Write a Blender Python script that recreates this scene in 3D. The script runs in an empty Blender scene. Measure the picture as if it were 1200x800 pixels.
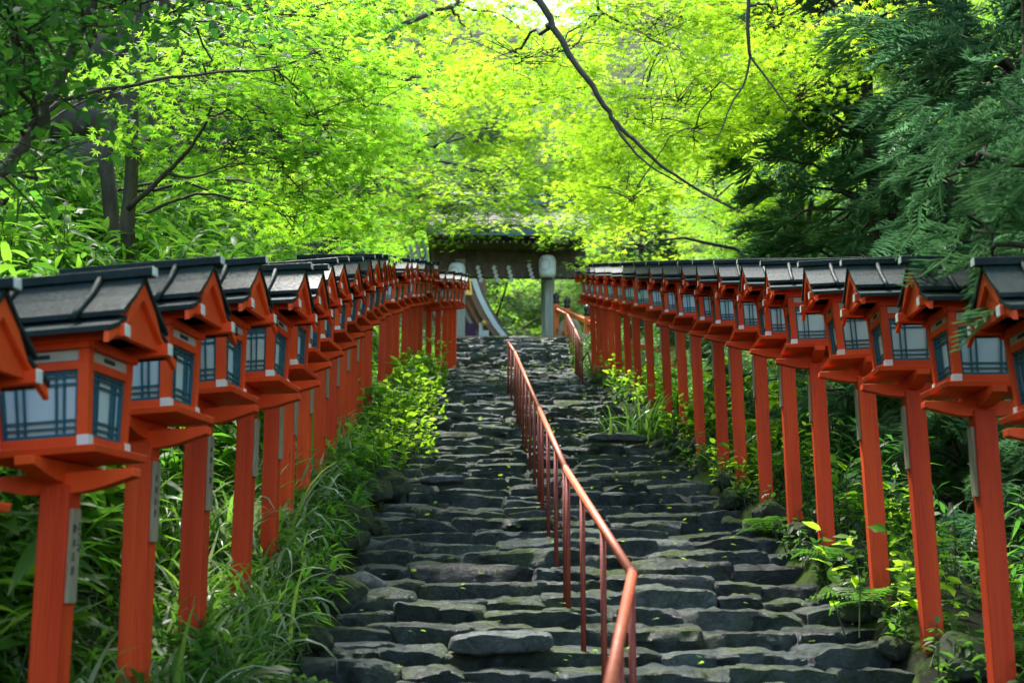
import bpy, bmesh, math, random
import numpy as np
from mathutils import Vector, Matrix, Euler
R = math.radians
rng = np.random.default_rng(7)
random.seed(7)
sc = bpy.context.scene
COL = sc.collection

# ---------------------------------------------------------------- camera
FPX, HOR, VPX, VPY = 1600.0, 690.0, 543.0, 303.0
PITCH = math.atan((HOR-400)/FPX)
THETA = PITCH + math.atan((400-VPY)/FPX)
TT = math.tan(THETA)
EYE = Vector((0, 0, 2.15))
cam_d = bpy.data.cameras.new('camera'); cam = bpy.data.objects.new('camera', cam_d); COL.objects.link(cam)
cam_d.sensor_width = 36; cam_d.lens = FPX/1200*36; cam_d.clip_end = 1000; cam_d.clip_start = .05
cam.location = EYE
YAW = -math.atan((600-VPX)/FPX/math.cos(PITCH))*1.0
cam.rotation_euler = Euler((math.pi/2+PITCH, 0, YAW), 'XYZ')
cam_d.dof.use_dof = True; cam_d.dof.focus_distance = 10.5; cam_d.dof.aperture_fstop = 2.9
sc.camera = cam
CM = cam.rotation_euler.to_matrix()
def U(px, py, Y):
    """a point of the place measured from the photograph at depth Y"""
    d = CM @ Vector(((px-600)/FPX, (400-py)/FPX, -1))
    return EYE + d*(Y/d.y)

# ---------------------------------------------------------------- tagging
def tag(o, label=None, cat=None, group=None, kind=None):
    if label: o['label'] = label
    if cat: o['category'] = cat
    if group: o['group'] = group
    if kind: o['kind'] = kind
    return o
def empty(name, loc, rot=(0,0,0)):
    o = bpy.data.objects.new(name, None); COL.objects.link(o)
    o.location = loc; o.rotation_euler = rot; o.empty_display_size = .1
    return o
def copy_tree(o, parent=None):
    c = o.copy(); COL.objects.link(c)
    if parent is not None: c.parent = parent
    for ch in list(o.children): copy_tree(ch, c)
    return c
def link(name, me, mat=None, parent=None, smooth=False):
    if mat is not None: me.materials.append(mat)
    if smooth: me.polygons.foreach_set('use_smooth', np.ones(len(me.polygons), bool))
    o = bpy.data.objects.new(name, me); COL.objects.link(o)
    if parent is not None: o.parent = parent
    return o

# ---------------------------------------------------------------- numpy noise
def _h(ix, iy, iz, s):
    n = (ix*374761393 + iy*668265263 + iz*2147483647 + s*974634777) & 0xffffffff
    n = ((n ^ (n >> 13))*1274126177) & 0xffffffff
    return ((n ^ (n >> 16)) & 0xffff)/32767.5 - 1
def noise3(P, s=0):
    P = np.asarray(P, float); I = np.floor(P).astype(np.int64); F = P-I; F = F*F*(3-2*F)
    o = 0
    for dx in (0,1):
        for dy in (0,1):
            for dz in (0,1):
                w = (F[...,0] if dx else 1-F[...,0])*(F[...,1] if dy else 1-F[...,1])*(F[...,2] if dz else 1-F[...,2])
                o = o + w*_h(I[...,0]+dx, I[...,1]+dy, I[...,2]+dz, s)
    return o

# ---------------------------------------------------------------- materials
class NT:
    def __init__(s, name):
        s.m = bpy.data.materials.new(name); s.m.use_nodes = True
        s.t = s.m.node_tree; s.t.nodes.clear()
        s.out = s.t.nodes.new('ShaderNodeOutputMaterial')
    def n(s, typ, **kw):
        nd = s.t.nodes.new(typ)
        for k, v in kw.items():
            if k[0] == '_': setattr(nd, k[1:], v)
            else:
                key = k.replace('__', ' ')
                nd.inputs[key].default_value = v
        return nd
    def l(s, a, b): s.t.links.new(a, b)
def rgb(*c): return (c[0], c[1], c[2], 1)
def ramp(nt, fac, stops):
    r = nt.n('ShaderNodeValToRGB'); cr = r.color_ramp
    while len(cr.elements) < len(stops): cr.elements.new(.5)
    for e, (p, c) in zip(cr.elements, stops): e.position = p; e.color = c if len(c) == 4 else rgb(*c)
    nt.l(fac, r.inputs[0]); return r.outputs[0]
def paint(name, c1, c2, rough=.5, scale=6, bump=.15, stretch=(1,1,1), spec=.5, bscale=60, wear=None, wearpos=.68, metallic=0, coord='Object', aging=0, foot=0):
    t = NT(name); tc = t.n('ShaderNodeTexCoord'); mp = t.n('ShaderNodeMapping'); mp.inputs['Scale'].default_value = stretch
    oi = t.n('ShaderNodeObjectInfo'); ad = t.n('ShaderNodeVectorMath', _operation='ADD')
    mu = t.n('ShaderNodeMath', _operation='MULTIPLY'); mu.inputs[1].default_value = 37.0; t.l(oi.outputs['Random'], mu.inputs[0])
    t.l(tc.outputs[coord], ad.inputs[0]); t.l(mu.outputs[0], ad.inputs[1]); t.l(ad.outputs[0], mp.inputs[0])
    n1 = t.n('ShaderNodeTexNoise', Scale=scale, Detail=6.0, Roughness=.6); t.l(mp.outputs[0], n1.inputs['Vector'])
    col = ramp(t, n1.outputs[0], [(.3, c1), (.7, c2)])
    n2 = t.n('ShaderNodeTexNoise', Scale=bscale, Detail=5.0, Roughness=.65); t.l(mp.outputs[0], n2.inputs['Vector'])
    if wear:
        n3 = t.n('ShaderNodeTexNoise', Scale=scale*2.3, Detail=8.0, Roughness=.75); t.l(mp.outputs[0], n3.inputs['Vector'])
        f = ramp(t, n3.outputs[0], [(wearpos, (0,0,0)), (wearpos+.05, (1,1,1))])
        mx = t.n('ShaderNodeMix', _data_type='RGBA'); t.l(f, mx.inputs['Factor']); t.l(col, mx.inputs[6]); mx.inputs[7].default_value = rgb(*wear)
        col = mx.outputs[2]
    if aging:
        ag = ramp(t, oi.outputs['Random'], [(0, (.80,.84,.9)), (.5, (1,1,1)), (1, (1.08,1.25,1.2))])
        mx = t.n('ShaderNodeMix', _data_type='RGBA', _blend_type='MULTIPLY'); mx.inputs['Factor'].default_value = 1
        t.l(col, mx.inputs[6]); t.l(ag, mx.inputs[7]); col = mx.outputs[2]
    if foot:
        sp = t.n('ShaderNodeSeparateXYZ'); t.l(tc.outputs['Object'], sp.inputs[0])
        nz = t.n('ShaderNodeTexNoise', Scale=14.0, Detail=6.0, Roughness=.7); t.l(ad.outputs[0], nz.inputs['Vector'])
        ma = t.n('ShaderNodeMath', _operation='MULTIPLY_ADD'); t.l(nz.outputs[0], ma.inputs[0]); ma.inputs[1].default_value = .9; t.l(sp.outputs[2], ma.inputs[2])
        ff = ramp(t, ma.outputs[0], [(.52, (.85,.85,.85)), (.72, (0,0,0))])
        mx = t.n('ShaderNodeMix', _data_type='RGBA'); t.l(ff, mx.inputs['Factor']); t.l(col, mx.inputs[6]); mx.inputs[7].default_value = rgb(.06,.065,.02); col = mx.outputs[2]
    b = t.n('ShaderNodeBump', Strength=bump, Distance=.01); t.l(n2.outputs[0], b.inputs['Height'])
    p = t.n('ShaderNodeBsdfPrincipled', Roughness=rough, Metallic=metallic); p.inputs['Specular IOR Level'].default_value = spec
    rr = ramp(t, n2.outputs[0], [(.3, (rough-.12,)*3), (.7, (min(1, rough+.15),)*3)]); t.l(rr, p.inputs['Roughness'])
    t.l(col, p.inputs['Base Color']); t.l(b.outputs[0], p.inputs['Normal']); t.l(p.outputs[0], t.out.inputs[0])
    return t.m
def leafmat(name, c1, c2, tr1, tr2, mix=.5, rough=.4, spec=.4, vary=.0):
    t = NT(name); g = t.n('ShaderNodeNewGeometry')
    c = ramp(t, g.outputs['Random Per Island'], [(0, c1), (1, c2)])
    tr = ramp(t, g.outputs['Random Per Island'], [(0, tr1), (1, tr2)])
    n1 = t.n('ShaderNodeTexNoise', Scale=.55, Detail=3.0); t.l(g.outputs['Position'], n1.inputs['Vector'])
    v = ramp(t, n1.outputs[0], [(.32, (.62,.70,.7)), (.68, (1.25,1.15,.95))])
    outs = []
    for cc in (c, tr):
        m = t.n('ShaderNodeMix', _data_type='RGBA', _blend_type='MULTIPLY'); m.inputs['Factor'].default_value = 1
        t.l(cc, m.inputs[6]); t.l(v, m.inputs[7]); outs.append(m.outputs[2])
    p = t.n('ShaderNodeBsdfPrincipled', Roughness=rough); p.inputs['Specular IOR Level'].default_value = spec
    t.l(outs[0], p.inputs['Base Color'])
    tl = t.n('ShaderNodeBsdfTranslucent'); t.l(outs[1], tl.inputs[0])
    mx = t.n('ShaderNodeMixShader'); mx.inputs[0].default_value = mix
    t.l(p.outputs[0], mx.inputs[1]); t.l(tl.outputs[0], mx.inputs[2]); t.l(mx.outputs[0], t.out.inputs[0])
    return t.m

def stone_mat(name, dark, light, moss_amt=.5, rough=.42):
    t = NT(name); g = t.n('ShaderNodeNewGeometry')
    P = g.outputs['Position']
    ri = g.outputs['Random Per Island']
    n1 = t.n('ShaderNodeTexNoise', Scale=7.0, Detail=9.0, Roughness=.68, Distortion=.6); t.l(P, n1.inputs['Vector'])
    col = ramp(t, n1.outputs[0], [(.3, dark), (.52, [ (a+b)/2 for a, b in zip(dark, light)]), (.72, light)])
    hue = ramp(t, ri, [(0, (.42,.48,.50)), (.4, (.95,1.0,.98)), (.8, (1.2,1.28,1.3)), (.93, (1.5,1.55,1.5)), (1, (2.6,2.6,2.3))])
    m0 = t.n('ShaderNodeMix', _data_type='RGBA', _blend_type='MULTIPLY'); m0.inputs['Factor'].default_value = 1
    t.l(col, m0.inputs[6]); t.l(hue, m0.inputs[7])
    # moss on upward and sheltered spots
    n2 = t.n('ShaderNodeTexNoise', Scale=2.3, Detail=7.0, Roughness=.7); t.l(P, n2.inputs['Vector'])
    mf = ramp(t, n2.outputs[0], [(.56-.12*moss_amt, (0,0,0)), (.70-.12*moss_amt, (1,1,1))])
    n3 = t.n('ShaderNodeTexNoise', Scale=60.0, Detail=3.0); t.l(P, n3.inputs['Vector'])
    mc = ramp(t, n3.outputs[0], [(.3, (.022,.04,.005)), (.7, (.09,.14,.016))])
    sep = t.n('ShaderNodeSeparateXYZ'); t.l(g.outputs['Normal'], sep.inputs[0])
    mm = t.n('ShaderNodeMapRange'); mm.inputs[1].default_value = -.3; mm.inputs[2].default_value = .7; t.l(sep.outputs[2], mm.inputs[0])
    fm = t.n('ShaderNodeMath', _operation='MULTIPLY'); t.l(mf, fm.inputs[0]); t.l(mm.outputs[0], fm.inputs[1])
    f2 = t.n('ShaderNodeMath', _operation='MULTIPLY'); f2.inputs[1].default_value = min(1, .55+.45*moss_amt); t.l(fm.outputs[0], f2.inputs[0])
    m1 = t.n('ShaderNodeMix', _data_type='RGBA'); t.l(f2.outputs[0], m1.inputs['Factor']); t.l(m0.outputs[2], m1.inputs[6]); t.l(mc, m1.inputs[7])
    # pale lichen
    v = t.n('ShaderNodeTexNoise', Scale=13.0, Detail=6.0, Roughness=.8); t.l(P, v.inputs['Vector'])
    lf = ramp(t, v.outputs[0], [(.64, (0,0,0)), (.7, (.55,.55,.55))])
    m2 = t.n('ShaderNodeMix', _data_type='RGBA'); t.l(lf, m2.inputs['Factor']); t.l(m1.outputs[2], m2.inputs[6]); m2.inputs[7].default_value = rgb(.26,.28,.24)
    b1 = t.n('ShaderNodeTexNoise', Scale=22.0, Detail=10.0, Roughness=.72); t.l(P, b1.inputs['Vector'])
    vo = t.n('ShaderNodeTexVoronoi', Scale=9.0); vo.feature = 'DISTANCE_TO_EDGE'
    wv = t.n('ShaderNodeVectorMath', _operation='ADD'); t.l(P, wv.inputs[0]); t.l(n1.outputs[1], wv.inputs[1]); t.l(wv.outputs[0], vo.inputs['Vector'])
    vr = ramp(t, vo.outputs[0], [(0, (0,0,0)), (.04, (1,1,1))])
    h = t.n('ShaderNodeMath', _operation='MULTIPLY_ADD'); t.l(vr, h.inputs[0]); h.inputs[1].default_value = .25; t.l(b1.outputs[0], h.inputs[2])
    bm_ = t.n('ShaderNodeBump', Strength=1.0, Distance=.07); t.l(h.outputs[0], bm_.inputs['Height'])
    p = t.n('ShaderNodeBsdfPrincipled'); rr = ramp(t, n1.outputs[0], [(.3, (rough-.1,)*3), (.7, (rough+.2,)*3)])
    rm = t.n('ShaderNodeMath', _operation='MAXIMUM'); t.l(rr, rm.inputs[0]); t.l(f2.outputs[0], rm.inputs[1]); t.l(rm.outputs[0], p.inputs['Roughness'])
    t.l(m2.outputs[2], p.inputs['Base Color']); t.l(bm_.outputs[0], p.inputs['Normal']); t.l(p.outputs[0], t.out.inputs[0])
    return t.m

M = {}
M['red'] = paint('vermilion_paint', (.72,.050,.010), (.86,.088,.014), .55, 5, .12, (1,1,.35), spec=.25, wear=(.36,.05,.025), wearpos=.64, aging=1)
M['redpost'] = paint('vermilion_post_paint', (.64,.042,.011), (.84,.082,.016), .58, 4, .6, (3.2,3.2,.22), spec=.22, bscale=30, wear=(.34,.06,.035), wearpos=.60, aging=1, foot=1)
M['roof'] = paint('black_roof_metal', (.005,.013,.014), (.016,.031,.032), .56, 9, .3, (1,1,1), spec=.16, wear=(.07,.11,.02), wearpos=.635)
M['rim'] = paint('dull_metal_strip', (.30,.33,.35), (.46,.49,.50), .45, 12, .1)
M['white'] = paint('white_paint', (.66,.66,.62), (.80,.80,.77), .5, 8, .08)
M['board'] = paint('pale_board', (.42,.40,.33), (.56,.54,.46), .6, 8, .15, (1,1,3))
M['teal'] = paint('teal_lattice_paint', (.012,.085,.12), (.02,.12,.16), .45, 10, .1)
M['plaque'] = paint('weathered_wood', (.22,.17,.10), (.40,.34,.23), .7, 14, .4, (4,4,.4), bscale=40)
M['ink'] = paint('black_ink', (.02,.02,.02), (.04,.035,.03), .7, 8, 0)
M['railpost'] = paint('brown_red_metal', (.20,.028,.018), (.30,.045,.026), .55, 12, .25, wear=(.09,.04,.03), wearpos=.62)
M['railtop'] = paint('worn_orange_metal', (.42,.070,.026), (.55,.12,.045), .52, 14, .25, wear=(.20,.09,.05), wearpos=.66)
M['bark'] = paint('bark', (.035,.026,.018), (.11,.085,.06), .85, 4, .9, (3,3,.6), bscale=18, wear=(.05,.07,.02), wearpos=.6)
M['bark_pale'] = paint('pale_bark', (.12,.095,.065), (.27,.22,.16), .85, 6, .7, (3,3,.6), bscale=18, wear=(.06,.08,.02), wearpos=.62)
M['oldwood'] = paint('weathered_gate_wood', (.085,.065,.048), (.19,.15,.11), .75, 5, .4, (1,1,.4), bscale=30)
M['greywood'] = paint('grey_gate_post_wood', (.34,.33,.29), (.55,.54,.48), .8, 5, .4, (4,4,.3), bscale=30, wear=(.12,.13,.09), wearpos=.6)
M['thatch'] = paint('cypress_bark_roof', (.10,.085,.065), (.20,.175,.14), .95, 5, .8, (1,1,1), bscale=40, wear=(.10,.13,.04), wearpos=.62)
M['copper'] = paint('verdigris_metal', (.05,.09,.095), (.10,.16,.165), .5, 8, .2)
M['orange'] = paint('orange_paint', (.75,.13,.015), (.85,.19,.02), .45, 5, .08)
M['black'] = paint('black_cap_metal', (.012,.012,.014), (.03,.03,.03), .4, 8, .05)
M['paperlamp'] = paint('white_lantern_paper', (.80,.80,.74), (.88,.88,.82), .6, 6, .1)
M['gold'] = paint('gilded_metal', (.55,.34,.05), (.75,.5,.1), .35, 8, .05, metallic=.6)
M['hallbrown'] = paint('brown_gable_board', (.20,.10,.05), (.33,.18,.09), .6, 5, .2)
M['hallgrey'] = paint('grey_rafter_wood', (.22,.20,.20), (.34,.31,.30), .7, 5, .2)
M['purple'] = paint('purple_cloth', (.06,.02,.05), (.09,.03,.07), .8, 5, .1)
M['tan'] = paint('tan_stone', (.34,.26,.15), (.48,.40,.27), .8, 5, .6, bscale=20)
M['bamboo'] = paint('weathered_bamboo', (.20,.13,.05), (.34,.24,.10), .5, 8, .2)
M['stone'] = stone_mat('wet_step_stone', (.008,.012,.013), (.105,.128,.132), .9, .34)
M['palestone'] = stone_mat('pale_worn_stone', (.07,.08,.08), (.20,.22,.22), .2, .45)
M['rock'] = stone_mat('mossy_rock', (.02,.024,.02), (.09,.10,.08), 2.6, .6)
M['earth'] = paint('dark_earth', (.004,.005,.003), (.014,.014,.008), .97, 60, 1.0, spec=.1, bscale=900, wear=(.03,.055,.006), wearpos=.49, coord='Generated')
M['earth'].node_tree  # ground
# paper pane
t = NT('shoji_paper'); p = t.n('ShaderNodeBsdfPrincipled', Roughness=.55); tc = t.n('ShaderNodeTexCoord')
n = t.n('ShaderNodeTexNoise', Scale=7.0, Detail=4.0); t.l(tc.outputs['Object'], n.inputs['Vector'])
t.l(ramp(t, n.outputs[0], [(.3, (.70,.84,.86)), (.7, (.84,.92,.92))]), p.inputs['Base Color'])
tl = t.n('ShaderNodeBsdfTranslucent'); tl.inputs[0].default_value = rgb(.6,.7,.72)
mx = t.n('ShaderNodeMixShader'); mx.inputs[0].default_value = .25; t.l(p.outputs[0], mx.inputs[1]); t.l(tl.outputs[0], mx.inputs[2]); t.l(mx.outputs[0], t.out.inputs[0])
M['paper'] = t.m
# leaves
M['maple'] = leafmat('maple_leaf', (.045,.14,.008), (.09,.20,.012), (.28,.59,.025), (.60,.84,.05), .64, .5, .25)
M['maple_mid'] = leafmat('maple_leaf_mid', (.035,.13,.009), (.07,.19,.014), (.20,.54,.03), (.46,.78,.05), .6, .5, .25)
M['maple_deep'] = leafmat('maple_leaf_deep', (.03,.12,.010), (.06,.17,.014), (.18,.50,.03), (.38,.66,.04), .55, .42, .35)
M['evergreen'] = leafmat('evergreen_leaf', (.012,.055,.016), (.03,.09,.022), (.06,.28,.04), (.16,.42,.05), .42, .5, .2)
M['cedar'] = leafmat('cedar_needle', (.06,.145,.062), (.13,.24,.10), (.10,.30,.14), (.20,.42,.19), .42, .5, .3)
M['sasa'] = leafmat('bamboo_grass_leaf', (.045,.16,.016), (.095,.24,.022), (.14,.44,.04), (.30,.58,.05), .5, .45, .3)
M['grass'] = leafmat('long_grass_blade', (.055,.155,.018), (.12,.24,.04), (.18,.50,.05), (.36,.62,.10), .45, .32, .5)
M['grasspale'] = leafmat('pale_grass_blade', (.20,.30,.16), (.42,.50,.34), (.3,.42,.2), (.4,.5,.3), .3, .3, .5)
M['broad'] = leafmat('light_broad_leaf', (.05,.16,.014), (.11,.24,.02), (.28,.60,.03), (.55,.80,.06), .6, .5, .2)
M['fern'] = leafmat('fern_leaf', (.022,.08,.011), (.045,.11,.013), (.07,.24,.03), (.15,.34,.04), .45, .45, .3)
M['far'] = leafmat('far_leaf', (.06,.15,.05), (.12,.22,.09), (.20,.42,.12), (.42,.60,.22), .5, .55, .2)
M['stem'] = paint('green_stem', (.03,.07,.012), (.07,.11,.03), .6, 8, .1)

# ---------------------------------------------------------------- mesh builder
class MB:
    def __init__(s): s.bm = bmesh.new()
    def box(s, c, size, top=(1,1), rot=None, bev=.0):
        hx, hy, hz = [v/2 for v in size]; vs = []
        for dz in (-1, 1):
            k = top if dz > 0 else (1, 1)
            for dx, dy in ((-1,-1),(1,-1),(1,1),(-1,1)):
                v = Vector((dx*hx*k[0], dy*hy*k[1], dz*hz))
                if rot is not None: v = rot @ v
                vs.append(s.bm.verts.new(v+Vector(c)))
        fs = [s.bm.faces.new([vs[i] for i in f]) for f in ((3,2,1,0),(4,5,6,7),(0,1,5,4),(1,2,6,5),(2,3,7,6),(3,0,4,7))]
        if bev:
            es = {e for f in fs for e in f.edges}
            bmesh.ops.bevel(s.bm, geom=list(es), offset=bev, segments=1, affect='EDGES', profile=.5)
        return s
    def prism(s, poly, axis, a0, a1, bev=0):
        """polygon of 2D points extruded along axis (0=x: pts are (y,z); 1=y: pts are (x,z); 2=z: pts are (x,y))"""
        def mk(p, a):
            return {0: Vector((a, p[0], p[1])), 1: Vector((p[0], a, p[1])), 2: Vector((p[0], p[1], a))}[axis]
        A = [s.bm.verts.new(mk(p, a0)) for p in poly]; B = [s.bm.verts.new(mk(p, a1)) for p in poly]
        fs = [s.bm.faces.new(A[::-1]), s.bm.faces.new(B)]
        n = len(poly)
        for i in range(n): fs.append(s.bm.faces.new((A[i], A[(i+1) % n], B[(i+1) % n], B[i])))
        if bev:
            es = {e for f in fs for e in f.edges}
            bmesh.ops.bevel(s.bm, geom=list(es), offset=bev, segments=1, affect='EDGES', profile=.5)
        return s
    def tube(s, pts, rad, n=8, cap=True):
        pts = [Vector(p) for p in pts]; rads = rad if isinstance(rad, (list, tuple, np.ndarray)) else [rad]*len(pts)
        rings = []; up = None
        for i, p in enumerate(pts):
            d = (pts[min(i+1, len(pts)-1)]-pts[max(i-1, 0)]).normalized()
            if up is None: up = d.orthogonal().normalized()
            a = (up - d*up.dot(d)).normalized(); b = d.cross(a); up = a
            rings.append([s.bm.verts.new(p+(a*math.cos(2*math.pi*k/n)+b*math.sin(2*math.pi*k/n))*rads[i]) for k in range(n)])
        for i in range(len(rings)-1):
            for k in range(n): s.bm.faces.new((rings[i][k], rings[i][(k+1) % n], rings[i+1][(k+1) % n], rings[i+1][k]))
        if cap: s.bm.faces.new(rings[0][::-1]); s.bm.faces.new(rings[-1])
        return s
    def lathe(s, prof, n=20, c=(0,0,0)):
        rings = [[s.bm.verts.new((c[0]+r*math.cos(2*math.pi*k/n), c[1]+r*math.sin(2*math.pi*k/n), c[2]+z)) for k in range(n)] for r, z in prof]
        for i in range(len(rings)-1):
            for k in range(n): s.bm.faces.new((rings[i][k], rings[i][(k+1) % n], rings[i+1][(k+1) % n], rings[i+1][k]))
        s.bm.faces.new(rings[0][::-1]); s.bm.faces.new(rings[-1])
        return s
    def build(s, name, mat, parent=None, smooth=False):
        bmesh.ops.recalc_face_normals(s.bm, faces=s.bm.faces)
        me = bpy.data.meshes.new(name); s.bm.to_mesh(me); s.bm.free()
        return link(name, me, mat, parent, smooth)

def np_mesh(name, V, F, mat, parent=None, smooth=False, sharp=0):
    """V (n,3) float, F (m,k) int"""
    me = bpy.data.meshes.new(name); V = np.asarray(V, np.float32); F = np.asarray(F, np.int32)
    me.vertices.add(len(V)); me.vertices.foreach_set('co', V.ravel())
    k = F.shape[1]; me.loops.add(F.size); me.loops.foreach_set('vertex_index', F.ravel())
    me.polygons.add(len(F)); me.polygons.foreach_set('loop_start', np.arange(0, F.size, k, dtype=np.int32))
    me.polygons.foreach_set('loop_total', np.full(len(F), k, np.int32))
    me.update(calc_edges=True)
    o = link(name, me, mat, parent, smooth)
    if sharp: me.set_sharp_from_angle(angle=R(sharp))
    return o

# ---------------------------------------------------------------- leaf templates (triangles)
def t_maple(l=7):
    V = [(0,.12,0)]; F = []
    angs = np.radians([90, 48, 132, 8, 172, -42, 222][:l]); lens = [1, .9, .9, .72, .72, .4, .4][:l]
    for a, L in zip(angs, lens):
        d = np.array([math.cos(a), math.sin(a)]); nrm = np.array([-d[1], d[0]]); i = len(V)
        V += [(*(np.array([0,.12])+d*L*.38+nrm*.11), .02), (*(np.array([0,.12])+d*L), -.07*L), (*(np.array([0,.12])+d*L*.38-nrm*.11), .02)]
        F += [(0, i+2, i+1), (0, i+1, i)]
    return np.array(V, float), np.array(F)
def t_maple_far():
    V = [(0,0,0)]; F = []
    for a, L in zip(np.radians([90, 38, 142, -15, 195]), [1, .9, .9, .65, .65]):
        i = len(V); V += [(math.cos(a-.2)*L*.5, math.sin(a-.2)*L*.5, .02), (math.cos(a)*L, math.sin(a)*L, -.06), ]
        V += [(math.cos(a+.2)*L*.5, math.sin(a+.2)*L*.5, .02)]
        F += [(0, i, i+1), (0, i+1, i+2)]
    return np.array(V, float), np.array(F)
def t_lance(w=.16, droop=.35, seg=4):
    V = []; F = []
    for i in range(seg+1):
        s = i/seg; ww = w*math.sin(math.pi*min(1, s*.9+.1))**.8*(1-.3*s); y = s; z = -droop*s*s
        V += [(-ww/2, y, z+.03*(1 if 0 < i < seg else 0)), (0, y, z), (ww/2, y, z+.03*(1 if 0 < i < seg else 0))]
    for i in range(seg):
        a = 3*i; b = a+3
        F += [(a, a+1, b+1), (a, b+1, b), (a+1, a+2, b+2), (a+1, b+2, b+1)]
    return np.array(V, float), np.array(F)
def t_blade(seg=6, w=.02, arch=1.0):
    V = []; F = []; x = y = 0; ang = math.radians(78)
    for i in range(seg+1):
        s = i/seg; ww = w*(1-s**1.6)+.001
        V += [(-ww/2, x, y), (ww/2, x, y)]
        x += math.cos(ang)/seg; y += math.sin(ang)/seg; ang -= math.radians(150)*arch/seg*(0.4+1.2*s)
    for i in range(seg):
        a = 2*i; F += [(a, a+1, a+3), (a, a+3, a+2)]
    return np.array(V, float), np.array(F)
def t_heart():
    P = [(0,0,0), (.28,-.12,.02), (.48,.15,.04), (.36,.55,.02), (0,1,-.12), (-.36,.55,.02), (-.48,.15,.04), (-.28,-.12,.02), (0,.4,-.03)]
    return np.array(P, float), np.array([(8,i,(i+1) % 8) for i in range(8)])
def t_oval():
    P = [(0,0,0), (.2,.2,.03), (.24,.55,.03), (0,1,-.1), (-.24,.55,.03), (-.2,.2,.03), (0,.5,-.02)]
    return np.array(P, float), np.array([(6,i,(i+1) % 6) for i in range(6)])
def t_fern(n=13):
    V = []; F = []
    for i in range(n):
        s = (i+.5)/n; y = s; z = .25*math.sin(s*2.2)-.32*s*s; L = .30*math.sin(math.pi*(s*.85+.15))+.03
        for sd in (-1, 1):
            k = len(V); V += [(0, y-.022, z), (0, y+.022, z), (sd*L*.6, y+.045+.1*L, z-.01), (sd*L, y+.12*L+.03, z-.06), (sd*L*.6, y-.0+.1*L, z-.01)]
            F += [(k, k+4, k+1), (k+1, k+4, k+2), (k+4, k+3, k+2)] if sd > 0 else [(k, k+1, k+4), (k+1, k+2, k+4), (k+4, k+2, k+3)]
    return np.array(V, float), np.array(F)
def t_cedar(n=9, seed=1):
    """a drooping spray: an axis with upswept fingers, each finger a crossed pair of thin spindles"""
    r = np.random.default_rng(seed); V = []; F = []
    def spindle(a, b, w):
        a = np.array(a); b = np.array(b); d = b-a; L = np.linalg.norm(d); d = d/L
        u = np.cross(d, (0,0,1)); u /= np.linalg.norm(u)+1e-6; v = np.cross(d, u)
        m = a+(b-a)*.4
        for q in (u, v):
            k = len(V); V.extend([a, m+q*w, b, m-q*w]); F.extend([(k, k+1, k+2), (k, k+2, k+3)])
    spindle((0,0,0), (0,1,-.25), .035)
    for i in range(n):
        s = (i+.6)/n; z = -.25*s*s
        for sd in (-1, 1):
            L = (.42*(1-s)+.14)*r.uniform(.75, 1.2); th = R(r.uniform(30, 60))
            base = (0, s*.95, z); tip = (sd*L*math.sin(th), s*.95+L*math.cos(th), z+L*r.uniform(-.18, .30))
            spindle(base, tip, .022)
            if L > .3:
                mid = [base[q]*.5+tip[q]*.5 for q in range(3)]
                spindle(mid, (mid[0]+sd*L*.1, mid[1]+L*.45, mid[2]+L*.15), .02)
    return np.array(V, float), np.array(F)

def frames(yaw, pitch, roll):
    cy, sy, cp, sp, cr, sr = np.cos(yaw), np.sin(yaw), np.cos(pitch), np.sin(pitch), np.cos(roll), np.sin(roll)
    Z = np.zeros_like(yaw); O = np.ones_like(yaw)
    Rz = np.stack([np.stack([cy,-sy,Z],-1), np.stack([sy,cy,Z],-1), np.stack([Z,Z,O],-1)], -2)
    Rx = np.stack([np.stack([O,Z,Z],-1), np.stack([Z,cp,-sp],-1), np.stack([Z,sp,cp],-1)], -2)
    Ry = np.stack([np.stack([cr,Z,sr],-1), np.stack([Z,O,Z],-1), np.stack([-sr,Z,cr],-1)], -2)
    return Rz @ Rx @ Ry
def cloud(tmpl, P, yaw, pitch, roll, S):
    V, F = tmpl; P = np.asarray(P, float); n = len(P)
    S = np.broadcast_to(np.asarray(S, float), (n,))
    A = np.einsum('nij,vj->nvi', frames(np.asarray(yaw), np.asarray(pitch), np.asarray(roll)), V)*S[:,None,None] + P[:,None,:]
    return A.reshape(-1, 3), (F[None] + (np.arange(n)*len(V))[:,None,None]).reshape(-1, 3)
def merge(parts):
    Vs, Fs, k = [], [], 0
    for V, F in parts: Vs.append(V); Fs.append(F+k); k += len(V)
    return np.concatenate(Vs), np.concatenate(Fs)
def twigs(A, B, r0, r1, sag=.0):
    """thin three sided twigs from points A to B (one bend)"""
    A = np.asarray(A, float); B = np.asarray(B, float); n = len(A)
    Mid = (A+B)/2 + np.array([0,0,1.])*sag*np.linalg.norm(B-A, axis=1)[:,None] + rng.normal(0, .03, (n,3))
    d = B-A; d /= np.linalg.norm(d, axis=1)[:,None]+1e-9
    u = np.cross(d, np.array([.3,.2,.93])); u /= np.linalg.norm(u, axis=1)[:,None]+1e-9; v = np.cross(d, u)
    V = []
    for Pt, r in ((A, r0), (Mid, (np.asarray(r0)+r1)/2), (B, r1)):
        for k in range(3):
            a = 2*math.pi*k/3; V.append(Pt+(u*math.cos(a)+v*math.sin(a))*np.reshape(r, (-1,1)) if np.ndim(r) else Pt+(u*math.cos(a)+v*math.sin(a))*r)
    V = np.stack(V, 1).reshape(-1, 3)
    q = []
    for j in (0, 3):
        for k in range(3): a, b = j+k, j+(k+1) % 3; q += [(a, b, b+3), (a, b+3, a+3)]
    return V, (np.array(q)[None]+(np.arange(n)*9)[:,None,None]).reshape(-1, 3)

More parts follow.
